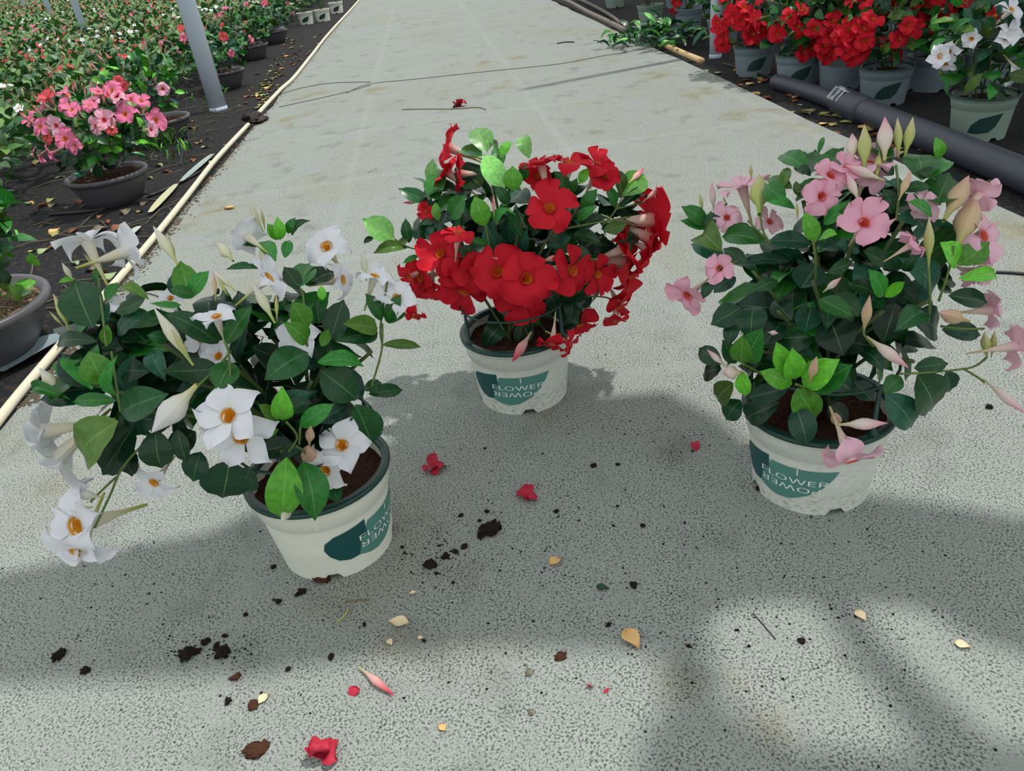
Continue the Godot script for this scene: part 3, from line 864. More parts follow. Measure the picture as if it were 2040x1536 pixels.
func mulch_mat() -> StandardMaterial3D:
	if not mats.has("mulch"):
		var m := mat("mulch", Color.WHITE, 0.95, 0.2)
		var n := noise_img(128, 128, 0.14, 91)
		var data := PackedByteArray()
		data.resize(128 * 128 * 3)
		for k in 128 * 128:
			var w := clampf((n[k] / 255.0 - 0.3) * 2.2, 0.0, 1.0)
			for ch in 3: data[k * 3 + ch] = int(lerpf([62.0, 46.0, 36.0][ch], [176.0, 156.0, 122.0][ch], w))
		m.albedo_texture = tex(128, 128, data)
		m.uv1_triplanar = true
		m.uv1_scale = Vector3.ONE * 7.0
	return mats.mulch

func bowl_mesh() -> ArrayMesh:
	if not meshes.has("bowl"):
		meshes.bowl = lathe([Vector2(0.002, 0.004), Vector2(0.11, 0.0), Vector2(0.118, 0.004), Vector2(0.145, 0.05), Vector2(0.17, 0.105), Vector2(0.176, 0.12), Vector2(0.183, 0.122), Vector2(0.187, 0.128), Vector2(0.187, 0.14), Vector2(0.183, 0.144), Vector2(0.172, 0.142), Vector2(0.165, 0.12), Vector2(0.13, 0.06)], 48)
	return meshes.bowl

func crown(root: Node3D, mid: Vector3, r: Vector3, n_leaves: int, leaf: float, keys: Array, blooms: Array, n_blooms: int, bloom: float, detailed: bool, low := -0.3) -> void:
	var org := root.position
	ctx = {"root": root, "org": org, "c": org + mid, "r": r}
	for k in n_leaves:
		var d := Vector3(rng.randfn(), rng.randfn() * 0.85 + 0.1, rng.randfn()).normalized()
		var p := org + mid + d * r * rnd(0.5, 1.0)
		if p.y < 0.14: continue
		var along := (d * 0.7 + Vector3(rnd(-1, 1), rnd(-0.5, 0.8), rnd(-1, 1))).normalized()
		var s := leaf * rnd(0.75, 1.2)
		put_leaf(p - along * s * 0.5, p + along * s * 0.5, d + Vector3.UP * 0.6, rnd(0.4, 0.58), keys[rng.randi() % keys.size()])
	for k in n_blooms:
		var d := Vector3(rng.randfn(), rng.randfn() * 0.7 + 0.25, rng.randfn() + 0.35).normalized()
		if d.y < low: d.y = absf(d.y)
		var p := org + mid + d * r * rnd(0.95, 1.12)
		var n := (d + Vector3(rnd(-0.5, 0.5), rnd(-0.2, 0.5), 0.35)).normalized()
		var kind: String = blooms[rng.randi() % blooms.size()]
		if detailed:
			flower(root, org, p, n, bloom * rnd(0.85, 1.15), kind)
		else:
			var b := Basis.looking_at(-n, Vector3.UP if absf(n.y) < 0.95 else Vector3.RIGHT) * Basis(Vector3(0, 0, 1), rnd(0, TAU))
			part("flower", small_flower_mesh(kind, rng.randi() % 3), petal_mat(), root, Transform3D(b.scaled_local(Vector3.ONE * bloom * rnd(0.8, 1.15)), p - org))
	for k in 5:
		var a := Vector3(rnd(-0.03, 0.03), 0.1, rnd(-0.03, 0.03))
		var d := Vector3(rnd(-1, 1), rnd(0.2, 1), rnd(-1, 1)).normalized()
		var top := mid + d * r * 0.8
		part("stem", tube([a, a.lerp(top, 0.5) + Vector3(0, 0.02, 0), top], [0.004, 0.003, 0.002], 5), mat("stem_dark", c8(74, 92, 48), 0.6), root)

func bed_buds(root: Node3D, mid: Vector3, r: Vector3, n: int, kind: String) -> void:
	for k in n:
		var d := Vector3(rng.randfn(), absf(rng.randfn()) + 0.6, rng.randfn()).normalized()
		var p := mid + d * r * 1.0
		var f := frame(d + Vector3.UP * 0.8 + Vector3(rnd(-0.4, 0.4), 0, rnd(-0.4, 0.4)), Vector3.BACK)
		part("bud", bud_mesh(kind), petal_mat(), root, Transform3D(f.scaled_local(Vector3.ONE * rnd(0.045, 0.07)), p))

func bowl_plant(at: Vector3, label: String, mid: Vector3, r: Vector3, n_leaves: int, keys: Array, blooms: Array, n_blooms: int, bud := "", n_buds := 0, wide := 1.0) -> void:
	var o := thing("bowl_plant", at, label, "potted plant")
	bowls.append(at)
	part("bowl", bowl_mesh(), mat("bowl", c8(86, 84, 88), 0.42, 0.5), o, Transform3D(Basis().scaled(Vector3(wide, 1.0 + (wide - 1.0) * 0.4, wide)), Vector3.ZERO))
	part("soil", soil_mesh(0.166), soil_mat() if wide == 1.0 else mulch_mat(), o, Transform3D(Basis().scaled(Vector3(wide, 1, wide)), Vector3(0, 0.122 * (1.0 + (wide - 1.0) * 0.4), 0)))
	crown(o, mid, r, n_leaves, 0.074, keys, blooms, n_blooms, 0.075, true)
	if bud: bed_buds(o, mid, r, n_buds, bud)

func left_bed() -> void:
	bowl_plant(ground(-42, 716, -0.03), "leafy plant without open flowers in a dark bowl beside the white pipe", Vector3(0.09, 0.35, -0.03), Vector3(0.2, 0.21, 0.18), 150, ["d", "m", "m", "b", "o"], ["rose"], 0, "white", 8, 1.38)
	bowl_plant(ground(234, 402, -0.03), "plant with a dome of pink and rose flowers in a dark grey bowl", Vector3(0, 0.305, 0), Vector3(0.28, 0.2, 0.22), 250, ["d", "m", "m", "u", "b"], ["rose", "rose", "pink", "coral"], 12, "red", 24)
	flowers("rose", [[248, 226, 44, .2, 0, .95], [128, 275, 46, .1, 0, .95], [78, 252, 44, -.3, 0, .9], [222, 178, 46, 0, -.3, .9], [142, 216, 40, -.1, -.4, .8], [262, 196, 38, .3, -.2, .8], [312, 238, 42, .6, 0, .7], [100, 306, 34, -.8, .5, .2], [58, 236, 36, -.5, -.2, .8], [178, 208, 36, 0, -.5, .8], [282, 200, 34, .4, -.4, .7]])
	flowers("pink", [[206, 238, 44, .1, 0, .98], [188, 252, 38, -.5, .3, .7], [110, 250, 40, -.2, .2, .9], [186, 200, 30, 0, -.4, .8], [232, 190, 38, .1, -.2, .9]])
	flowers("coral", [[222, 258, 24, .1, 0, .95], [200, 188, 34, 0, -.4, .9]])
	bowl_plant(ground(332, 282, -0.03), "green plant with two coral flowers in a bowl beside the steel post", Vector3(-0.03, 0.34, 0.02), Vector3(0.27, 0.2, 0.24), 190, ["d", "m", "m", "u", "b"], ["coral", "pink"], 5, "red", 8)
	bowl_plant(ground(452, 176, -0.03), "plant with a cluster of rose flowers in a bowl just past the steel post", Vector3(0, 0.33, 0.02), Vector3(0.29, 0.21, 0.27), 180, ["d", "m", "m", "u"], ["rose", "coral"], 7, "red", 6)
	bowl_plant(ground(506, 118, -0.03), "coral-flowered plant in a bowl where fallen leaves lie along the pipe", Vector3(0, 0.33, 0.02), Vector3(0.3, 0.22, 0.3), 170, ["d", "m", "v", "o"], ["coral", "rose"], 8)
	bowl_plant(ground(548, 86, -0.03), "dark-leaved plant with rose flowers in the last bowl before the pale pots", Vector3(0.02, 0.33, 0.02), Vector3(0.3, 0.22, 0.3), 170, ["d", "m", "v"], ["rose", "coral"], 8)
	for k in 3:
		var p: Vector3 = [ground(612, 48, -0.03), ground(645, 42, -0.03), ground(672, 26, -0.03)][k]
		var o := thing("potted_mandevilla", p, ["rose-flowered plant in a pale pot at the end of the row of bowls", "bushy plant in a pale teal-printed pot beside the far pipe", "red-flowered plant in a white pot furthest along the pipe"][k], "potted plant")
		pot_thing(o, "cream", 0.2, 0.0, "picture")
		crown(o, Vector3(0, 0.36, 0), Vector3(0.2, 0.19, 0.2), 60, 0.075, ["d", "m", "v", "o"], [["rose"], ["coral", "rose"], ["red", "rose"]][k], [5, 4, 6][k], 0.075, true)
	# rows of the dense field
	var kinds := [["coral", "coral-flowered"], ["rose", "rose-flowered"], ["white", "white-flowered"], ["", "flowerless green"]]
	var count := 0
	var far := []
	for row in 60:
		var x := -2.2 - row * 0.45
		for col in 110:
			var z := -2.3 - col * 0.45 - (row % 2) * 0.2
			var p := Vector3(x + rnd(-0.07, 0.07), -0.03, z + rnd(-0.07, 0.07))
			# only what the camera could see, with a margin
			var q := basis_cam.transposed() * (p + Vector3(0, 0.4, 0) - eye)
			var uu := 1020.0 + q.x / -q.z * FOCAL
			var vv := 768.0 - q.y / -q.z * FOCAL
			if q.z > -0.5 or uu < -260 or vv < -60 or uu > 900: continue
			var kk := 0
			var patch := sin(x * 1.7 + 0.6) + sin(z * 0.9 + x * 0.5)
			if patch > 0.7: kk = 2
			elif patch < -0.9: kk = 1
			if rng.randf() < 0.16: kk = 3
			if -z < 10.5 and count < 230:
				count += 1
				var o := thing("bed_plant", p, ("low %s plant in the first rows behind the bowls" if row < 3 else "low %s plant deeper in the dense flower field") % kinds[kk][1], "plant", kinds[kk][1] + (" plants behind the bowls" if row < 3 else " plants deeper in the field"))
				var r := Vector3(0.24, 0.19, 0.24) * rnd(0.9, 1.12)
				var f := part("foliage", cluster_mesh(rng.randi() % 5), foliage_mat(), o, Transform3D(Basis(Vector3.UP, rnd(0, TAU)).scaled_local(r), Vector3(0, 0.25, 0)))
				f.set_meta("kind", "stuff")
				if kk < 3:
					for i in rng.randi_range(2, 5):
						var d := Vector3(rng.randfn(), absf(rng.randfn()) + 0.2, rng.randfn() + 0.4).normalized()
						var n := (d + Vector3(rnd(-0.5, 0.5), 0.2, 0.4)).normalized()
						var b := Basis.looking_at(-n, Vector3.UP if absf(n.y) < 0.95 else Vector3.RIGHT) * Basis(Vector3(0, 0, 1), rnd(0, TAU))
						part("flower", small_flower_mesh(kinds[kk][0], rng.randi() % 3), petal_mat(), o, Transform3D(b.scaled_local(Vector3.ONE * rnd(0.035, 0.06)), Vector3(0, 0.25, 0) + d * r * 1.02))
			else:
				far.append([p, kk])
	scatter_far(far)

func scatter_far(far: Array) -> void:
	var leafy := MultiMesh.new()
	leafy.transform_format = MultiMesh.TRANSFORM_3D
	leafy.mesh = cluster_mesh(0)
	leafy.instance_count = far.size()
	var places := {"coral": [], "rose": [], "white": []}
	for k in far.size():
		var p: Vector3 = far[k][0]
		var r := Vector3(0.25, 0.2, 0.25) * rnd(0.85, 1.15)
		leafy.set_instance_transform(k, Transform3D(Basis(Vector3.UP, rnd(0, TAU)).scaled_local(r), p + Vector3(0, 0.25, 0)))
		var kind: String = ["coral", "rose", "white", "coral"][far[k][1]]
		for i in [3, 3, 3, 1][far[k][1]]:
			var d := Vector3(rng.randfn(), absf(rng.randfn()) + 0.3, rng.randfn() + 0.4).normalized()
			var n := (d + Vector3(rnd(-0.5, 0.5), 0.2, 0.4)).normalized()
			var b := Basis.looking_at(-n, Vector3.UP if absf(n.y) < 0.95 else Vector3.RIGHT)
			places[kind].append(Transform3D(b.scaled_local(Vector3.ONE * rnd(0.035, 0.06)), p + Vector3(0, 0.25, 0) + d * r * 1.05))
	var o := MultiMeshInstance3D.new()
	o.name = "distant_foliage"
	o.multimesh = leafy
	o.material_override = foliage_mat()
	add_child(o)
	tag(o, "green foliage of the flower field far along the bed", "foliage", "", "stuff")
	for kind in places:
		var mm := MultiMesh.new()
		mm.transform_format = MultiMesh.TRANSFORM_3D
		mm.mesh = small_flower_mesh(kind, 0)
		mm.instance_count = places[kind].size()
		for k in places[kind].size(): mm.set_instance_transform(k, places[kind][k])
		var f := MultiMeshInstance3D.new()
		f.name = "distant_%s_flowers" % kind
		f.multimesh = mm
		f.material_override = petal_mat()
		add_child(f)
		tag(f, "tiny %s flowers dotting the far end of the field" % kind, "flowers", "", "stuff")

func right_bed() -> void:
	# base of the pot in the picture, pot look, print, flowers, support height, label
	var rows := [
		[1946, 270, "sage", "picture", ["white"], 7, 0.34, "white-flowered plant in a sage pot with a leaf print behind the black pipe", [[2014, 62, 62, .1, -.1, .95], [2018, 16, 60, .2, -.3, .9], [1888, 104, 54, -.6, .6, .3], [1884, 130, 44, -.3, .9, .2, .1, .6], [2036, 150, 60, .4, .8, .3, .2, .6], [1934, 78, 44, -.6, .3, .5, .2]]],
		[1757, 203, "grey", "picture", ["red"], 17, 0.28, "red-flowered plant in a pale pot behind the taped pipe joint", [[1692, 58, 52, -.2, 0, .9], [1706, 84, 58, 0, .1, .95], [1722, 56, 48, 0, -.2, .9], [1688, 92, 48, -.3, .2, .8], [1702, 112, 46, -.1, .6, .7], [1740, 36, 46, 0, -.3, .9], [1793, 76, 42, .1, 0, .95], [1672, 70, 40, -.6, 0, .6], [1716, 100, 46, .1, .3, .9]]],
		[1852, 176, "grey", "", ["red"], 13, 0.0, "red-flowered plant in a shaded grey pot between the sage pot and the pale one", [[1830, 30, 46, -.2, 0, .9], [1852, 46, 46, .2, .1, .9], [1822, 60, 44, -.3, .2, .8], [1846, 14, 46, 0, -.2, .9], [1872, 36, 42, .5, .1, .8], [1880, 22, 40, .4, .3, .7]]],
		[1672, 172, "grey", "", ["red"], 14, 0.0, "red-flowered plant in a grey pot with a thin black tube in front", [[1650, 106, 42, -.2, .3, .9], [1664, 128, 38, 0, .9, .3], [1642, 90, 40, -.3, .1, .9], [1660, 40, 42, 0, 0, .9], [1655, 70, 40, 0, 0, .9]]],
		[1586, 168, "grey", "picture", ["red"], 13, 0.3, "red-flowered plant in a grey-blue pot where the black pipe begins", [[1591, 52, 44, .1, 0, .95], [1603, 104, 38, .1, .2, .9], [1548, 68, 38, -.3, .5, .7], [1575, 30, 40, 0, 0, .9], [1620, 96, 36, .3, .2, .8], [1600, 16, 40, .2, -.3, .8]]],
		[1500, 147, "grey", "picture", ["red"], 15, 0.27, "red-flowered plant in a grey pot with a dark leaf print by the post", [[1434, 52, 40, -.5, 0, .7], [1440, 86, 38, -.2, .2, .9], [1478, 40, 44, -.2, 0, .9], [1498, 28, 40, 0, -.3, .9], [1520, 58, 40, .3, 0, .8], [1500, 68, 44, 0, .2, .9], [1508, 104, 38, .1, .4, .8], [1532, 44, 38, .3, 0, .8], [1484, 12, 40, 0, -.3, .9], [1438, 70, 36, -.6, .4, .6]]],
		[1440, 84, "grey", "", ["red"], 12, 0.0, "red-flowered plant in a shaded pot behind the thin post"],
		[1372, 58, "grey", "", ["red"], 12, 0.0, "red-flowered plant in a grey pot behind the heap of cut leaves"],
		[1296, 48, "sage", "", ["red", "red", "coral"], 12, 0.0, "red-flowered plant in a pale pot left of the heap of cut leaves"],
		[1225, 14, "sage", "", ["red"], 5, 0.0, "pale pot with a small plant beside the grey branches"],
	]
	for row in rows:
		var at := ground(row[0], row[1], -0.03)
		var o := thing("potted_mandevilla", at, row[7], "potted plant")
		pot_thing(o, row[2], 0.35 + atan2(-at.x, -at.z), row[6], row[3])
		var big: bool = row[1] > 100
		crown(o, Vector3(rnd(-0.02, 0.02), 0.365, 0), Vector3(0.24, 0.23, 0.22), 180 if big else 100, 0.08, ["d", "m", "m", "o", "u"], row[4], row[5], 0.09, true, -0.85)
		if row.size() > 8: flowers(row[4][0], row[8])
		if row[4][0] == "red": bed_buds(o, Vector3(0, 0.42, 0), Vector3(0.22, 0.2, 0.2), 7, "red")
	# second row, seen only between and above the first
	for k in 6:
		var at := Vector3(2.62 + 0.02 * (k % 2), -0.03, -3.05 - 0.54 * k)
		var o := thing("potted_mandevilla", at, "red-flowered plant in the crowded second row behind the grey pots", "potted plant", "red plants of the second row")
		pot_thing(o, "grey", 0.0, 0.0, "")
		crown(o, Vector3(0, 0.4, 0), Vector3(0.25, 0.22, 0.24), 70, 0.085, ["d", "m", "v"], ["red"], 16, 0.095, false, -0.7)
	for k in 5:
		var at := Vector3(2.6 + 0.03 * (k % 2), -0.03, -6.3 - 0.55 * k)
		var o := thing("potted_mandevilla", at, "red-flowered plant in the crowded second row behind the heap of cut leaves", "potted plant", "red plants behind the leaf heap")
		pot_thing(o, "grey", 0.0, 0.0, "")
		crown(o, Vector3(0, 0.4, 0), Vector3(0.25, 0.22, 0.24), 60, 0.085, ["d", "m", "v"], ["red"], 16, 0.095, false, -0.7)

# ---------------------------------------------------------------- pipes, posts, litter
func ground_tube(called: String, px: Array, radius: float, m: Material, label: String, category: String, lift := 0.0, seg := 10) -> void:
	var pts := []
	for p in px: pts.append(ground(p[0], p[1], lift) + Vector3(0, radius + (p[2] if p.size() > 2 else 0.0), 0))
	var org: Vector3 = pts[0]
	org.y = lift
	for k in pts.size(): pts[k] -= org
	single(called, tube(smooth_path(pts, 6), [radius], seg), m, Transform3D(Basis(), org), label, category)

func lump_mesh(variant: int) -> ArrayMesh:
	var id := "lump%d" % variant
	if not meshes.has(id):
		var n := FastNoiseLite.new()
		n.seed = 60 + variant
		n.frequency = 1.5
		n.fractal_octaves = 4
		meshes[id] = grid(16, 10, func(u, v):
			var a: float = u * TAU
			var e: float = PI * (v - 0.5)
			var d := Vector3(cos(e) * sin(a), sin(e), cos(e) * cos(a))
			return [d * (1.0 + 1.1 * n.get_noise_3dv(d * 1.7)) * Vector3(1, 0.62, 1) + Vector3(0, 0.5, 0), Color.WHITE])
	return meshes[id]

func dry_leaf_mesh(variant: int) -> ArrayMesh:
	var id := "dry%d" % variant
	if not meshes.has(id):
		meshes[id] = grid(4, 6, func(u, v):
			var s: float = u * 2.0 - 1.0
			var w: float = 0.34 * sin(PI * pow(v, [0.7, 1.0, 1.3][variant])) + 0.01
			return [Vector3(s * w, 0.02 + 0.16 * s * s + [0.1, 0.2, 0.05][variant] * sin(v * 4.0 + s) * v, v - 0.5), Color.WHITE])
	return meshes[id]

func litter() -> void:
	var dark := mat("crumb", c8(40, 34, 30), 0.95, 0.2)
	var brown := mat("crumb_brown", c8(74, 50, 38), 0.95, 0.2)
	# soil crumbs, u, v, half width in pixels
	var k := 0
	for s in [[978, 1058, 20], [958, 1068, 10], [372, 1306, 15], [392, 1300, 8], [445, 1303, 14], [410, 1280, 9], [432, 1288, 7], [448, 1268, 6], [118, 1309, 14], [171, 1337, 9], [690, 1134, 9], [1262, 1167, 8], [1182, 929, 6], [660, 1310, 7], [858, 1128, 12], [888, 1110, 8], [908, 1100, 6],
		[925, 1090, 6], [555, 1200, 6], [602, 1180, 8], [592, 1186, 5], [970, 1020, 5], [918, 1028, 5], [726, 1245, 5], [1597, 1278, 7], [1280, 1048, 5], [1230, 926, 4], [1212, 1246, 6], [1510, 975, 5], [545, 1130, 5], [1970, 812, 7], [1372, 1288, 5], [1108, 1020, 5], [490, 1225, 5], [575, 1334, 5], [455, 1398, 8]]:
		var p := ground(s[0], s[1])
		var r: float = s[2] / FOCAL * depth_of(p)
		single("soil_crumb", lump_mesh(k % 4), dark, Transform3D(Basis(Vector3.UP, k * 1.3).scaled_local(Vector3(r, r * 0.8, r * rnd(0.6, 1.0))), p), "large dark clump of spilled potting soil on the concrete" if s[2] > 11 else "small dark crumb of potting soil on the concrete", "soil", "soil clumps on the concrete" if s[2] > 11 else "soil crumbs on the concrete")
		k += 1
	for s in [[505, 1497, 20], [525, 1490, 13], [642, 1154, 16], [470, 1350, 10], [505, 1405, 12], [1117, 1309, 11]]:
		var p := ground(s[0], s[1])
		var r: float = s[2] / FOCAL * depth_of(p)
		single("brown_clod", lump_mesh(k % 4), brown, Transform3D(Basis(Vector3.UP, k * 1.3).scaled_local(Vector3(r, r * 0.45, r * 0.8)), p), "flat reddish-brown clod of earth on the concrete", "soil", "brown clods on the concrete")
		k += 1
	for s in [[1055, 1341, 7], [1060, 1420, 6]]:
		var p := ground(s[0], s[1])
		var r: float = s[2] / FOCAL * depth_of(p)
		single("pebble", lump_mesh(k % 4), mat("pebble", c8(120, 116, 100), 0.8), Transform3D(Basis().scaled(Vector3(r, r * 0.7, r)), p), "small grey pebble lying on the concrete", "stone", "pebbles on the concrete")
	# dry and fresh leaves, u, v, length in pixels, turn, colour, label
	var tan_ := mat("dry_tan", c8(214, 178, 116), 0.8)
	var pale := mat("dry_pale", c8(226, 208, 170), 0.8)
	for s in [[1259, 1276, 52, 0.3, tan_, "large tan dry leaf with torn edges on the concrete"], [1107, 1119, 34, 2.2, tan_, "curled tan leaf right of the white-flowered plant's pot"], [795, 1242, 42, 1.3, pale, "cream curled leaf with an orange tip on the concrete"], [1715, 1229, 30, 0.2, pale, "pale peach leaf in the bright strip of concrete"],
		[527, 1392, 30, 2.5, pale, "yellowish petal stuck to a brown clod"], [881, 1450, 22, 0.7, tan_, "small orange-tan leaf near the red petals"], [777, 1281, 18, 0.4, pale, "tiny peach scrap beside the cream curled leaf"], [838, 1272, 14, 1.4, pale, "tiny pinkish scrap on the concrete"], [457, 416, 24, 1.2, tan_, "orange dry petal on the path behind the white plant"],
		[1918, 1287, 30, 1.0, pale, "crumpled pale leaf in the outer bright strip"], [824, 1182, 16, 1.6, pale, "small peach scrap above the cream curled leaf"]]:
		var p := ground(s[0], s[1])
		var r: float = s[2] / FOCAL * depth_of(p)
		single("dry_leaf", dry_leaf_mesh(k % 3), s[4], Transform3D(Basis(Vector3.UP, s[3]).scaled_local(Vector3.ONE * r), p), s[5], "leaf")
		k += 1
	var g := ground(1201, 1172)
	single("green_leaf", dry_leaf_mesh(0), leaf_mat("d"), Transform3D(Basis(Vector3.UP, 1.2).scaled_local(Vector3.ONE * 0.02), g), "small round green leaf fallen on the concrete", "leaf")
	# fallen red petals and flowers
	var red := mat("fallen_red", c8(176, 30, 56), 0.7)
	for s in [[648, 1506, 74, "large crushed crimson flower on the concrete", 4], [866, 934, 50, "crumpled crimson flower between the white and the pink plant", 4], [1050, 993, 46, "withered dark red flower with a pale tube on the concrete", 3], [699, 1388, 24, "single crimson petal beside the fallen bud", 1], [1390, 898, 26, "dark red petal left of the pink plant's pot", 1], [915, 212, 34, "withered red flower on a dry stalk far up the path", 3], [1180, 1366, 14, "tiny red sliver of petal", 1], [1206, 1372, 14, "second tiny red sliver of petal", 1]]:
		var p := ground(s[0], s[1])
		var r: float = s[2] / FOCAL * depth_of(p)
		var o := thing("fallen_flower", p, s[3], "flower")
		for i in s[4]:
			var a: float = i * 1.7 + k
			part("petal", petal_mesh("red", (i + k) % 3), red, o, Transform3D((Basis(Vector3.UP, a) * Basis(Vector3.RIGHT, -PI / 2 + rnd(0.0, 0.5))).scaled_local(Vector3(1.1, 1.1, 1.6) * r * (1.25 if s[4] > 1 else 1.9)), (Basis(Vector3.UP, a) * Vector3(0, 0.07, 0.26)) * r))
		k += 1
	# the fallen bud
	var b0 := ground(716, 1333) + Vector3(0, 0.005, 0)
	var b1 := ground(787, 1391) + Vector3(0, 0.005, 0)
	var bf := frame(b1 - b0, Vector3.UP)
	var bl := (b1 - b0).length()
	single("fallen_bud", bud_mesh("red"), petal_mat(), Transform3D(Basis(bf.x * bl * 0.75, bf.y * bl, bf.z * bl * 0.7), b0), "fallen flower bud with green stalk, white tube and crimson tip", "bud")
	# thin things lying about
	var wire := mat("dark_wire", c8(52, 50, 48), 0.7)
	ground_tube("ground_strand", [[690, 186], [735, 168], [830, 158], [940, 146], [1040, 136], [1120, 127], [1200, 112], [1285, 98]], 0.0024, mat("strand_grey", c8(96, 94, 90), 0.7), "thin dark strand lying right across the path", "cable", 0.0, 5)  # thin grey strands laid on the concrete, this and the next two
	ground_tube("thin_strand", [[560, 188], [600, 176], [660, 166], [738, 164]], 0.0026, mat("strand_grey", c8(96, 94, 90), 0.7), "thin forked strand reaching from the pipe onto the path", "twig", 0.0, 5)
	ground_tube("thin_strand", [[556, 214], [620, 200], [690, 184], [738, 170]], 0.0026, mat("strand_grey", c8(96, 94, 90), 0.7), "lower of two thin strands beside the pipe", "twig", 0.0, 5)
	ground_tube("flower_stalk", [[800, 219], [850, 218], [905, 218], [950, 215], [968, 219]], 0.003, mat("stalk", c8(120, 110, 70), 0.8), "dry flower stalk lying far up the path", "stalk", 0.0, 5)
	ground_tube("thin_strand", [[1110, 88], [1125, 85], [1144, 85]], 0.005, wire, "short dark twig near the heap of cut leaves", "twig", 0.0, 5)
	ground_tube("thin_twig", [[1500, 1222], [1520, 1245], [1545, 1274]], 0.0009, wire, "hair-thin twig in the inner bright strip of concrete", "twig", 0.0, 5)
	ground_tube("black_tube", [[1984, 545], [2010, 546], [2060, 550]], 0.004, mat("black_plastic", c8(34, 36, 40), 0.5), "thin black tube end beside the pink plant", "tube", 0.0, 6)
	ground_tube("curled_stalk", [[694, 1212], [690, 1224], [680, 1234], [672, 1240]], 0.0016, mat("stalk_green", c8(176, 176, 100), 0.7), "curled yellow-green flower stalk on the concrete", "stalk", 0.0, 5)
	ground_tube("thin_strand", [[690, 1199], [712, 1197], [735, 1196]], 0.0014, mat("stalk", c8(120, 110, 70), 0.8), "short straw-coloured stalk right of the cream pot", "stalk", 0.0, 5)
	# flat brown specks strewn along the right side of the white pipe
	var along_pipe := []
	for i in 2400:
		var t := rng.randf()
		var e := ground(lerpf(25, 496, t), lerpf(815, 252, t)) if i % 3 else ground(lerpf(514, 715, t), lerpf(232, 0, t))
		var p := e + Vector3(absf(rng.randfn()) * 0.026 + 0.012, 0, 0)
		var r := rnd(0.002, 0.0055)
		along_pipe.append(Transform3D(Basis(Vector3.UP, rnd(0, TAU)).scaled_local(Vector3(r, r * 0.35, r * rnd(0.5, 1.0))), p))
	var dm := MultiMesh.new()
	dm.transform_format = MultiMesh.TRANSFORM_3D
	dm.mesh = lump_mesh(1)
	dm.instance_count = along_pipe.size()
	for i in along_pipe.size(): dm.set_instance_transform(i, along_pipe[i])
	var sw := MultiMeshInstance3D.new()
	sw.name = "pipe_specks"
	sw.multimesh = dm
	sw.material_override = mat("pipe_specks", c8(92, 84, 70), 0.95, 0.2)
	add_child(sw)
	tag(sw, "brown specks strewn along the cream-white pipe", "dirt", "", "stuff")
	# specks of soil too small to count
	var mm := MultiMesh.new()
	mm.transform_format = MultiMesh.TRANSFORM_3D
	mm.mesh = lump_mesh(0)
	var zones := [[880, 1105, 100, 50, 90], [420, 1290, 90, 30, 60], [1000, 1050, 300, 170, 120], [1500, 1130, 420, 160, 140], [300, 1200, 300, 130, 80], [900, 1330, 800, 160, 80], [1250, 850, 250, 120, 90], [1050, 60, 250, 50, 60], [560, 330, 150, 150, 80], [1700, 1300, 330, 180, 50]]
	var places := []
	for z in zones:
		for i in z[4]:
			var p := ground(z[0] + rng.randfn() * z[2] * 0.55, z[1] + rng.randfn() * z[3] * 0.55)
			if p.x < -1.1 or p.x > 1.6: continue
			var r := rnd(0.0006, 0.0019) * (1.0 if rng.randf() < 0.93 else 1.8)
			places.append(Transform3D(Basis(Vector3.UP, rnd(0, TAU)).scaled_local(Vector3(r, r * 0.7, r * rnd(0.5, 1.0))), p))
	mm.instance_count = places.size()
	for i in places.size(): mm.set_instance_transform(i, places[i])
	var o := MultiMeshInstance3D.new()
	o.name = "soil_specks"
	o.multimesh = mm
	o.material_override = dark
	add_child(o)
	tag(o, "fine specks of spilled potting soil over the concrete", "soil", "", "stuff")

func post(called: String, u: float, v: float, r: float, label: String) -> void:
	var p := ground(u, v, -0.04)
	var o := thing(called, p, label, "post")
	var steel := mat("steel", c8(206, 220, 236), 0.4, 0.5)
	steel.metallic = 0.05
	part("pole", tube([Vector3.ZERO, Vector3(0, 1.4, 0), Vector3(0, 3.2, 0)], [r], 20), steel, o)
	part("base_plate", lathe([Vector2(r * 1.02, 0.0), Vector2(r * 1.07, 0.0), Vector2(r * 1.07, 0.03), Vector2(r * 1.0, 0.034)], 16), steel, o)

var bowls := []

func near_bowl(p: Vector3) -> bool:
	for b in bowls:
		if Vector2(p.x - b.x, p.z - b.z).length() < 0.2: return true
	return false

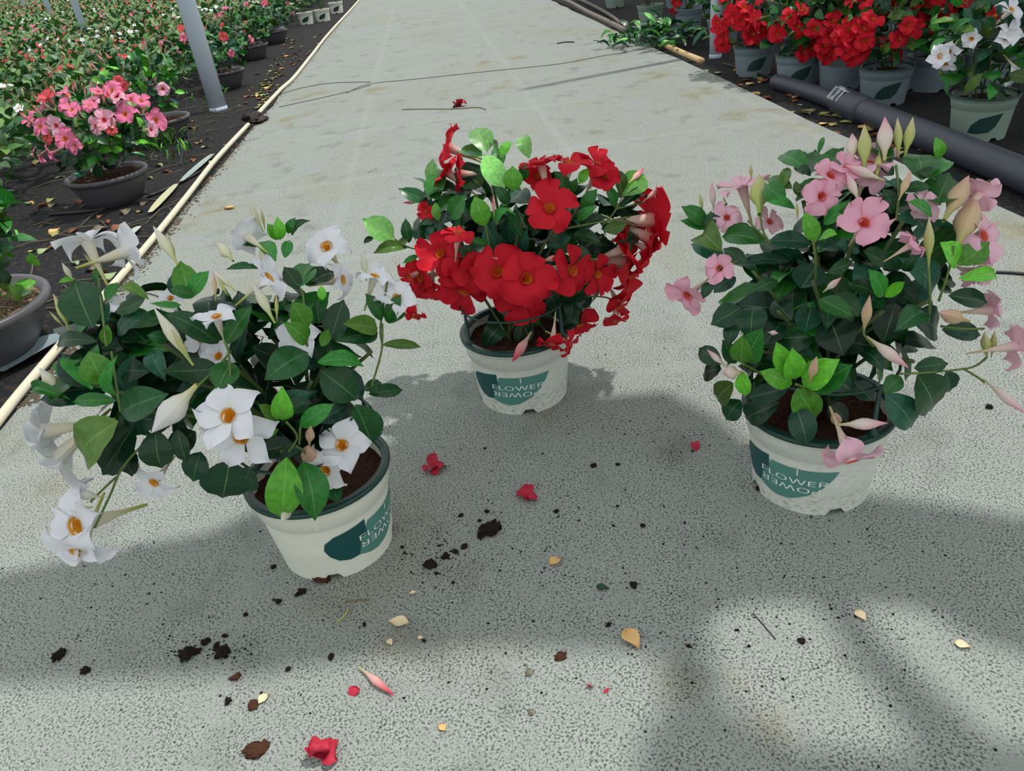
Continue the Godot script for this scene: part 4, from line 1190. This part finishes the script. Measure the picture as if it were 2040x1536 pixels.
func fixtures() -> void:
	post("steel_post", 437, 222, 0.062, "thick galvanised steel post rising between the bowls")
	post("steel_post", 190, 118, 0.045, "galvanised post standing in the flower field behind the pink bowl")
	post("steel_post", 118, 70, 0.05, "more distant galvanised post deep in the flower field")
	post("steel_post", 60, 42, 0.05, "furthest thin post in the flower field")
	post("steel_post", 560, 60, 0.05, "slim galvanised post among white flowers past the thick post")
	post("steel_post", 1425, 118, 0.04, "grey post among the red-flowered pots")
	var white := mat("pipe_white", c8(214, 206, 182), 0.55)
	ground_tube("irrigation_pipe", [[-60, 930], [25, 815], [120, 700], [215, 590], [300, 490], [370, 402], [432, 322], [496, 252]], 0.0125, white, "cream-white pipe along the bowl bed, the length up to the dark knot", "pipe")
	ground_tube("irrigation_pipe", [[514, 232], [560, 182], [586, 158], [622, 112], [660, 64], [712, 6], [740, -30]], 0.0135, white, "cream-white pipe along the bowl bed, the length past the dark knot", "pipe")
	var at := ground(506, 242)
	var knot := thing("rag_knot", at, "dark rag tied where the two cream pipes meet", "rag")
	part("knot", lump_mesh(1), mat("rag", c8(52, 44, 40), 0.9), knot, Transform3D(Basis().scaled(Vector3(0.06, 0.05, 0.06)), Vector3.ZERO))
	part("rag_end", lump_mesh(2), mat("rag", c8(52, 44, 40), 0.9), knot, Transform3D(Basis().scaled(Vector3(0.04, 0.025, 0.09)), Vector3(0.05, 0, 0.03)))
	var black := mat("pipe_black", c8(58, 64, 74), 0.5)
	ground_tube("drain_pipe", [[1545, 178], [1590, 192], [1640, 210], [1690, 232]], 0.04, black, "thinner black drain pipe leading to the taped joint", "pipe", -0.03, 16)
	ground_tube("drain_pipe", [[1704, 238], [1800, 280], [1900, 322], [2040, 384], [2140, 430]], 0.052, black, "thick black drain pipe running past the sage pot", "pipe", -0.03, 20)
	var j0 := ground(1668, 222, -0.03) + Vector3(0, 0.05, 0)
	var j1 := ground(1722, 246, -0.03) + Vector3(0, 0.05, 0)
	var joint := thing("pipe_joint", j0, "black pipe joint wrapped in torn white film", "pipe")
	part("collar", tube([Vector3.ZERO, (j1 - j0) * 0.1, (j1 - j0) * 0.9, j1 - j0], [0.052, 0.062, 0.062, 0.056], 20), black, joint)
	for i in 9:
		var a := (j1 - j0) * rnd(0.0, 0.55)
		part("film_strip", tube([a + Vector3(-0.06, 0.02, 0.0), a + Vector3(rnd(-0.03, 0.0), 0.064, rnd(-0.02, 0.03)), a + Vector3(rnd(0.0, 0.04), 0.05, rnd(0.03, 0.06)), a + Vector3(rnd(-0.02, 0.06), 0.0, rnd(0.06, 0.075))], [rnd(0.002, 0.006)], 5), mat("film", c8(190, 200, 204), 0.4), joint)
	ground_tube("bamboo_cane", [[1328, 97], [1360, 112], [1398, 128]], 0.02, mat("cane", c8(206, 176, 128), 0.6), "tan bamboo cane sticking out of the heap of cut leaves", "cane")
	ground_tube("bare_branch", [[1090, -8], [1130, 6], [1170, 28], [1215, 50], [1245, 66]], 0.022, mat("branch", c8(120, 112, 104), 0.9), "grey bare branch lying along the far edge of the path", "branch")
	ground_tube("bare_branch", [[1150, 0], [1180, 14], [1215, 34], [1238, 52]], 0.018, mat("branch", c8(120, 112, 104), 0.9), "second grey branch lying above the first", "branch", -0.02)
	ground_tube("drip_line", [[1440, 128], [1520, 152], [1600, 174], [1690, 190]], 0.006, mat("black_plastic", c8(34, 36, 40), 0.5), "thin black drip line in front of the grey pots", "tube", -0.02, 6)
	# a heap of cut green leaves
	var hp := ground(1312, 84)
	var heap := thing("leaf_heap", hp, "heap of cut green stems and leaves on the edge of the path", "leaves")
	ctx = {"root": heap, "org": hp, "c": hp, "r": Vector3.ONE}
	for i in 170:
		var q := hp + Vector3(rng.randfn() * 0.16, 0.0, rng.randfn() * 0.24)
		q.y = rnd(0.01, 0.03 + 0.16 * exp(-Vector2(q.x - hp.x, q.z - hp.z).length_squared() * 30.0))
		var d := Vector3(rnd(-1, 1), rnd(-0.1, 0.5), rnd(-1, 1)).normalized()
		put_leaf(q, q + d * rnd(0.1, 0.18), Vector3.UP + Vector3(rnd(-0.6, 0.6), 0, rnd(-0.6, 0.6)), rnd(0.2, 0.32), ["u", "d", "m", "u", "l"][i % 5])
	# litter on the beds
	var tan_ := mat("dry_tan", c8(214, 178, 116), 0.8)
	var rust := mat("dry_rust", c8(132, 84, 56), 0.85)
	var oliv := mat("dry_olive", c8(150, 150, 84), 0.8)
	var twig := mat("bed_twig", c8(96, 88, 78), 0.9)
	for i in 290:
		var t := rng.randf()
		var p := ground(lerpf(655, 545, t) - rnd(12, 75), lerpf(66, 200, t) + rnd(-8, 20), -0.03)
		if i % 3 == 1: p = ground(rnd(60, 470), rnd(240, 560), -0.03)
		if i % 3 == 2: p = Vector3(rnd(1.64, 2.0), -0.03, rnd(-1.6, -5.0))
		if p.x > -1.19 and p.x < 1.64: continue
		if near_bowl(p): continue
		var y := rnd(0.03, 0.07)
		single("bed_leaf", dry_leaf_mesh(i % 3), [tan_, rust, oliv, mat("dry_sage", c8(150, 166, 120), 0.8), rust, oliv, mat("dry_grey", c8(120, 110, 92), 0.85)][i % 7], Transform3D(Basis(Vector3.UP, rnd(0, TAU)).scaled_local(Vector3.ONE * y), p), "%s dry leaf lying %s" % [["tan", "rust-brown", "olive", "sage-green", "rust-brown", "olive", "grey-brown"][i % 7], ["along the cream pipe", "on the dark ground between the bowls", "beside the black drain pipe"][i % 3]], "leaf", "dry leaves " + ["along the cream pipe", "between the bowls", "beside the drain pipe"][i % 3])
	for w in [[318, 300], [336, 322], [352, 306], [300, 282], [428, 212]]:
		var wp := ground(w[0], w[1], -0.03)
		var weed := thing("weed_tuft", wp, "tuft of thin green weeds growing between the bowls", "weed", "weeds between the bowls")
		ctx = {"root": weed, "org": wp, "c": wp, "r": Vector3.ONE}
		for i in 22:
			var q := wp + Vector3(rng.randfn() * 0.06, 0, rng.randfn() * 0.06)
			q.y = -0.025 + rnd(0.0, 0.1)
			put_leaf(q, q + Vector3(rnd(-1, 1), rnd(0.1, 1.2), rnd(-1, 1)).normalized() * rnd(0.05, 0.1), Vector3.UP + Vector3(rnd(-1, 1), 0, rnd(-1, 1)), rnd(0.12, 0.2), ["m", "b", "o"][i % 3])
	for i in 110:
		var a := ground(rnd(40, 440), rnd(300, 640), -0.03)
		if i % 3 == 0: a = ground(rnd(380, 560), rnd(170, 330), -0.03)
		if a.x > -1.3: continue
		var d := Vector3(rnd(-1, 1), 0, rnd(-1, 1)).normalized() * rnd(0.1, 0.28)
		var end := a + d
		if end.x > -1.22: end.x = -1.22
		single("bed_twig", tube([Vector3.ZERO, (end - a) * 0.5 + Vector3(0, rnd(0.0, 0.02), 0), end - a], [0.004, 0.003], 5), twig, Transform3D(Basis(), a), "thin dark twig among the litter on the bowl bed", "twig", "twigs on the bowl bed")
	ground_tube("drip_line", [[360, 330], [368, 280], [372, 220], [376, 196]], 0.006, mat("black_plastic", c8(34, 36, 40), 0.5), "thin dark drip line curving beside the steel post", "tube", -0.03, 6)
	ground_tube("drip_line", [[100, 430], [200, 420], [320, 385], [400, 345]], 0.007, mat("black_plastic", c8(34, 36, 40), 0.5), "thin dark drip line in front of the pink bowl", "tube", -0.03, 6)
	# flat scraps beside the pipe
	for s in [[0, 742, 132, 668, 0.05, c8(134, 152, 158), "grey-blue plastic strip lying in front of the nearest bowl"], [300, 424, 352, 368, 0.022, c8(196, 196, 160), "pale dry cane leaf beside the white pipe, lower piece"], [362, 362, 424, 308, 0.022, c8(150, 166, 158), "grey-green cane leaf beside the white pipe, upper piece"], [243, 483, 278, 452, 0.02, c8(176, 184, 172), "short pale cane scrap behind the white flowers"]]:
		var a := ground(s[0], s[1], -0.02)
		var b := ground(s[2], s[3], -0.02)
		var f := frame(b - a, Vector3.UP)
		var l := (b - a).length()
		var w: float = s[4]
		var strip := grid(4, 6, func(u, v):
			var x: float = (u * 2.0 - 1.0) * w * (1.0 - 0.5 * pow(absf(v * 2.0 - 1.0), 3.0))
			return [f.x * x + f.y * v * l + f.z * (0.004 + 6.0 * x * x), Color.WHITE])
		single("dry_strip", strip, mat("strip" + str(s[0]), s[5], 0.6), Transform3D(Basis(), a), s[6], "strip")

# ---------------------------------------------------------------- light
func sky_and_sun() -> void:
	var e := Environment.new()
	e.background_mode = Environment.BG_SKY
	var sky := Sky.new()
	var sm := ProceduralSkyMaterial.new()
	sm.sky_top_color = Color(0.87, 0.885, 0.895)
	sm.sky_horizon_color = Color(0.82, 0.83, 0.83)
	sm.ground_horizon_color = Color(0.5, 0.52, 0.5)
	sm.ground_bottom_color = Color(0.3, 0.3, 0.28)
	sm.sky_energy_multiplier = 1.1
	sky.sky_material = sm
	e.sky = sky
	e.tonemap_mode = Environment.TONE_MAPPER_LINEAR
	e.tonemap_exposure = 0.98
	e.sdfgi_enabled = true
	e.ssao_enabled = true
	e.ssil_enabled = true
	var w := WorldEnvironment.new()
	w.environment = e
	add_child(w)
	var sun := DirectionalLight3D.new()
	sun.name = "sun"
	add_child(sun)
	sun.look_at_from_position(Vector3.ZERO, -SUN, Vector3.UP)
	sun.light_energy = 0.92
	sun.light_color = Color(1.0, 0.985, 0.96)
	sun.light_angular_distance = 1.5
	sun.shadow_enabled = true
	sun.sky_mode = DirectionalLight3D.SKY_MODE_LIGHT_ONLY

func shade(called: String, px: Array, tall: float, label: String, category: String) -> void:
	# an added out-of-frame panel, cut to the ground outline its shadow must cover
	var poly := PackedVector2Array()
	for p in px:
		var g: Vector3 = (ground(p[0], p[1]) if not p is Vector3 else p) + SUN * (tall / SUN.y)
		poly.append(Vector2(g.x, g.z))
	var idx := Geometry2D.triangulate_polygon(poly)
	var st := SurfaceTool.new()
	st.begin(Mesh.PRIMITIVE_TRIANGLES)
	for side in 2:
		for k in range(0, idx.size(), 3):
			for i in 3:
				var q := poly[idx[k + (i if side == 0 else 2 - i)]]
				st.add_vertex(Vector3(q.x, tall + side * 0.012, q.y))
	for k in poly.size():
		var a := poly[k]
		var b := poly[(k + 1) % poly.size()]
		for q in [[a, 0], [a, 1], [b, 1], [a, 0], [b, 1], [b, 0]]:
			st.add_vertex(Vector3(q[0].x, tall + q[1] * 0.012, q[0].y))
	st.generate_normals()
	single(called, st.commit(), mat("shade_panel", c8(150, 156, 150), 0.9), Transform3D(), label, category)

func added_shade() -> void:  # unseen pieces added for their shadows, shaped to the dark areas below
	shade("added_shade_panel", [[-260, 1190], [60, 1130], [250, 1090], [420, 1060], [600, 970], [780, 880], [900, 810], [1060, 780], [1200, 790], [1330, 780], [1430, 830], [1520, 910], [1640, 980], [1780, 990], [2040, 1030], [2350, 1080], [2350, 1440], [2040, 1296], [1960, 1280], [1860, 1216], [1690, 1196], [1650, 1214], [1600, 1196], [1480, 1204], [1400, 1240], [1320, 1300], [1000, 1288], [800, 1300], [500, 1345], [0, 1365], [-260, 1390]], 1.9, "unseen panel added overhead to shade the ground around the three plants", "shade panel")
	shade("added_shade_piece", [[1630, 1200], [1695, 1190], [1780, 1300], [1960, 1455], [1990, 1560], [1860, 1560], [1800, 1445]], 1.93, "unseen strip added overhead to cast a dark band near the edge of the path", "shade_strip")
	shade("added_shade_piece", [[1330, 1280], [1410, 1240], [1440, 1400], [1560, 1480], [1800, 1500], [1960, 1470], [2200, 1500], [2200, 1640], [1250, 1640], [1290, 1450], [1340, 1400]], 1.96, "wide unseen panel added overhead to shade the near end of the path", "roof sheet")

func added_shade_right() -> void:  # unseen panel added to darken the pots on the right bed
	shade("added_shade_panel", [Vector3(1.72, 0, -1.0), Vector3(1.78, 0, -5.0), Vector3(1.9, 0, -14.0), Vector3(5.5, 0, -14.0), Vector3(5.5, 0, -1.0)], 2.5, "unseen panel added overhead to shade the red-flowered pots", "shade panel")

func camera() -> void:
	var h := Vector3(821 - 1020, -127 - 768, FOCAL)
	var r := deg_to_rad(ROLL)
	var l := FOCAL * FOCAL / -(h.x * sin(r) + h.y * cos(r))
	var d := Vector3(l * sin(r), l * cos(r), FOCAL).normalized()
	h = h.normalized()
	var s := d.cross(h)
	basis_cam = Basis(Vector3(s.x, -d.x, -h.x), -Vector3(s.y, -d.y, -h.y), -Vector3(s.z, -d.z, -h.z))
	var c := Camera3D.new()
	c.fov = rad_to_deg(2.0 * atan(768.0 / FOCAL))
	c.near = 0.02
	c.far = 300.0
	c.transform = Transform3D(basis_cam, eye)
	add_child(c)
	c.current = true

func _ready() -> void:
	rng.seed = 4711
	camera()
	sky_and_sun()
	slab("concrete_path", -1.165, 1.64, 2.5, -60.0, 0.0, 0.12, concrete_mat(), 1.0, 0.03)
	slab("planting_bed", -40.0, -1.14, 2.5, -70.0, -0.03, 0.1, bed_mat(), 0.8)
	slab("planting_bed_001", 1.6, 40.0, 2.5, -70.0, -0.03, 0.1, bed_mat(), 0.8)
	white_plant()
	red_plant()
	pink_plant()
	left_bed()
	right_bed()
	added_shade()
	added_shade_right()
	fixtures()
	litter()
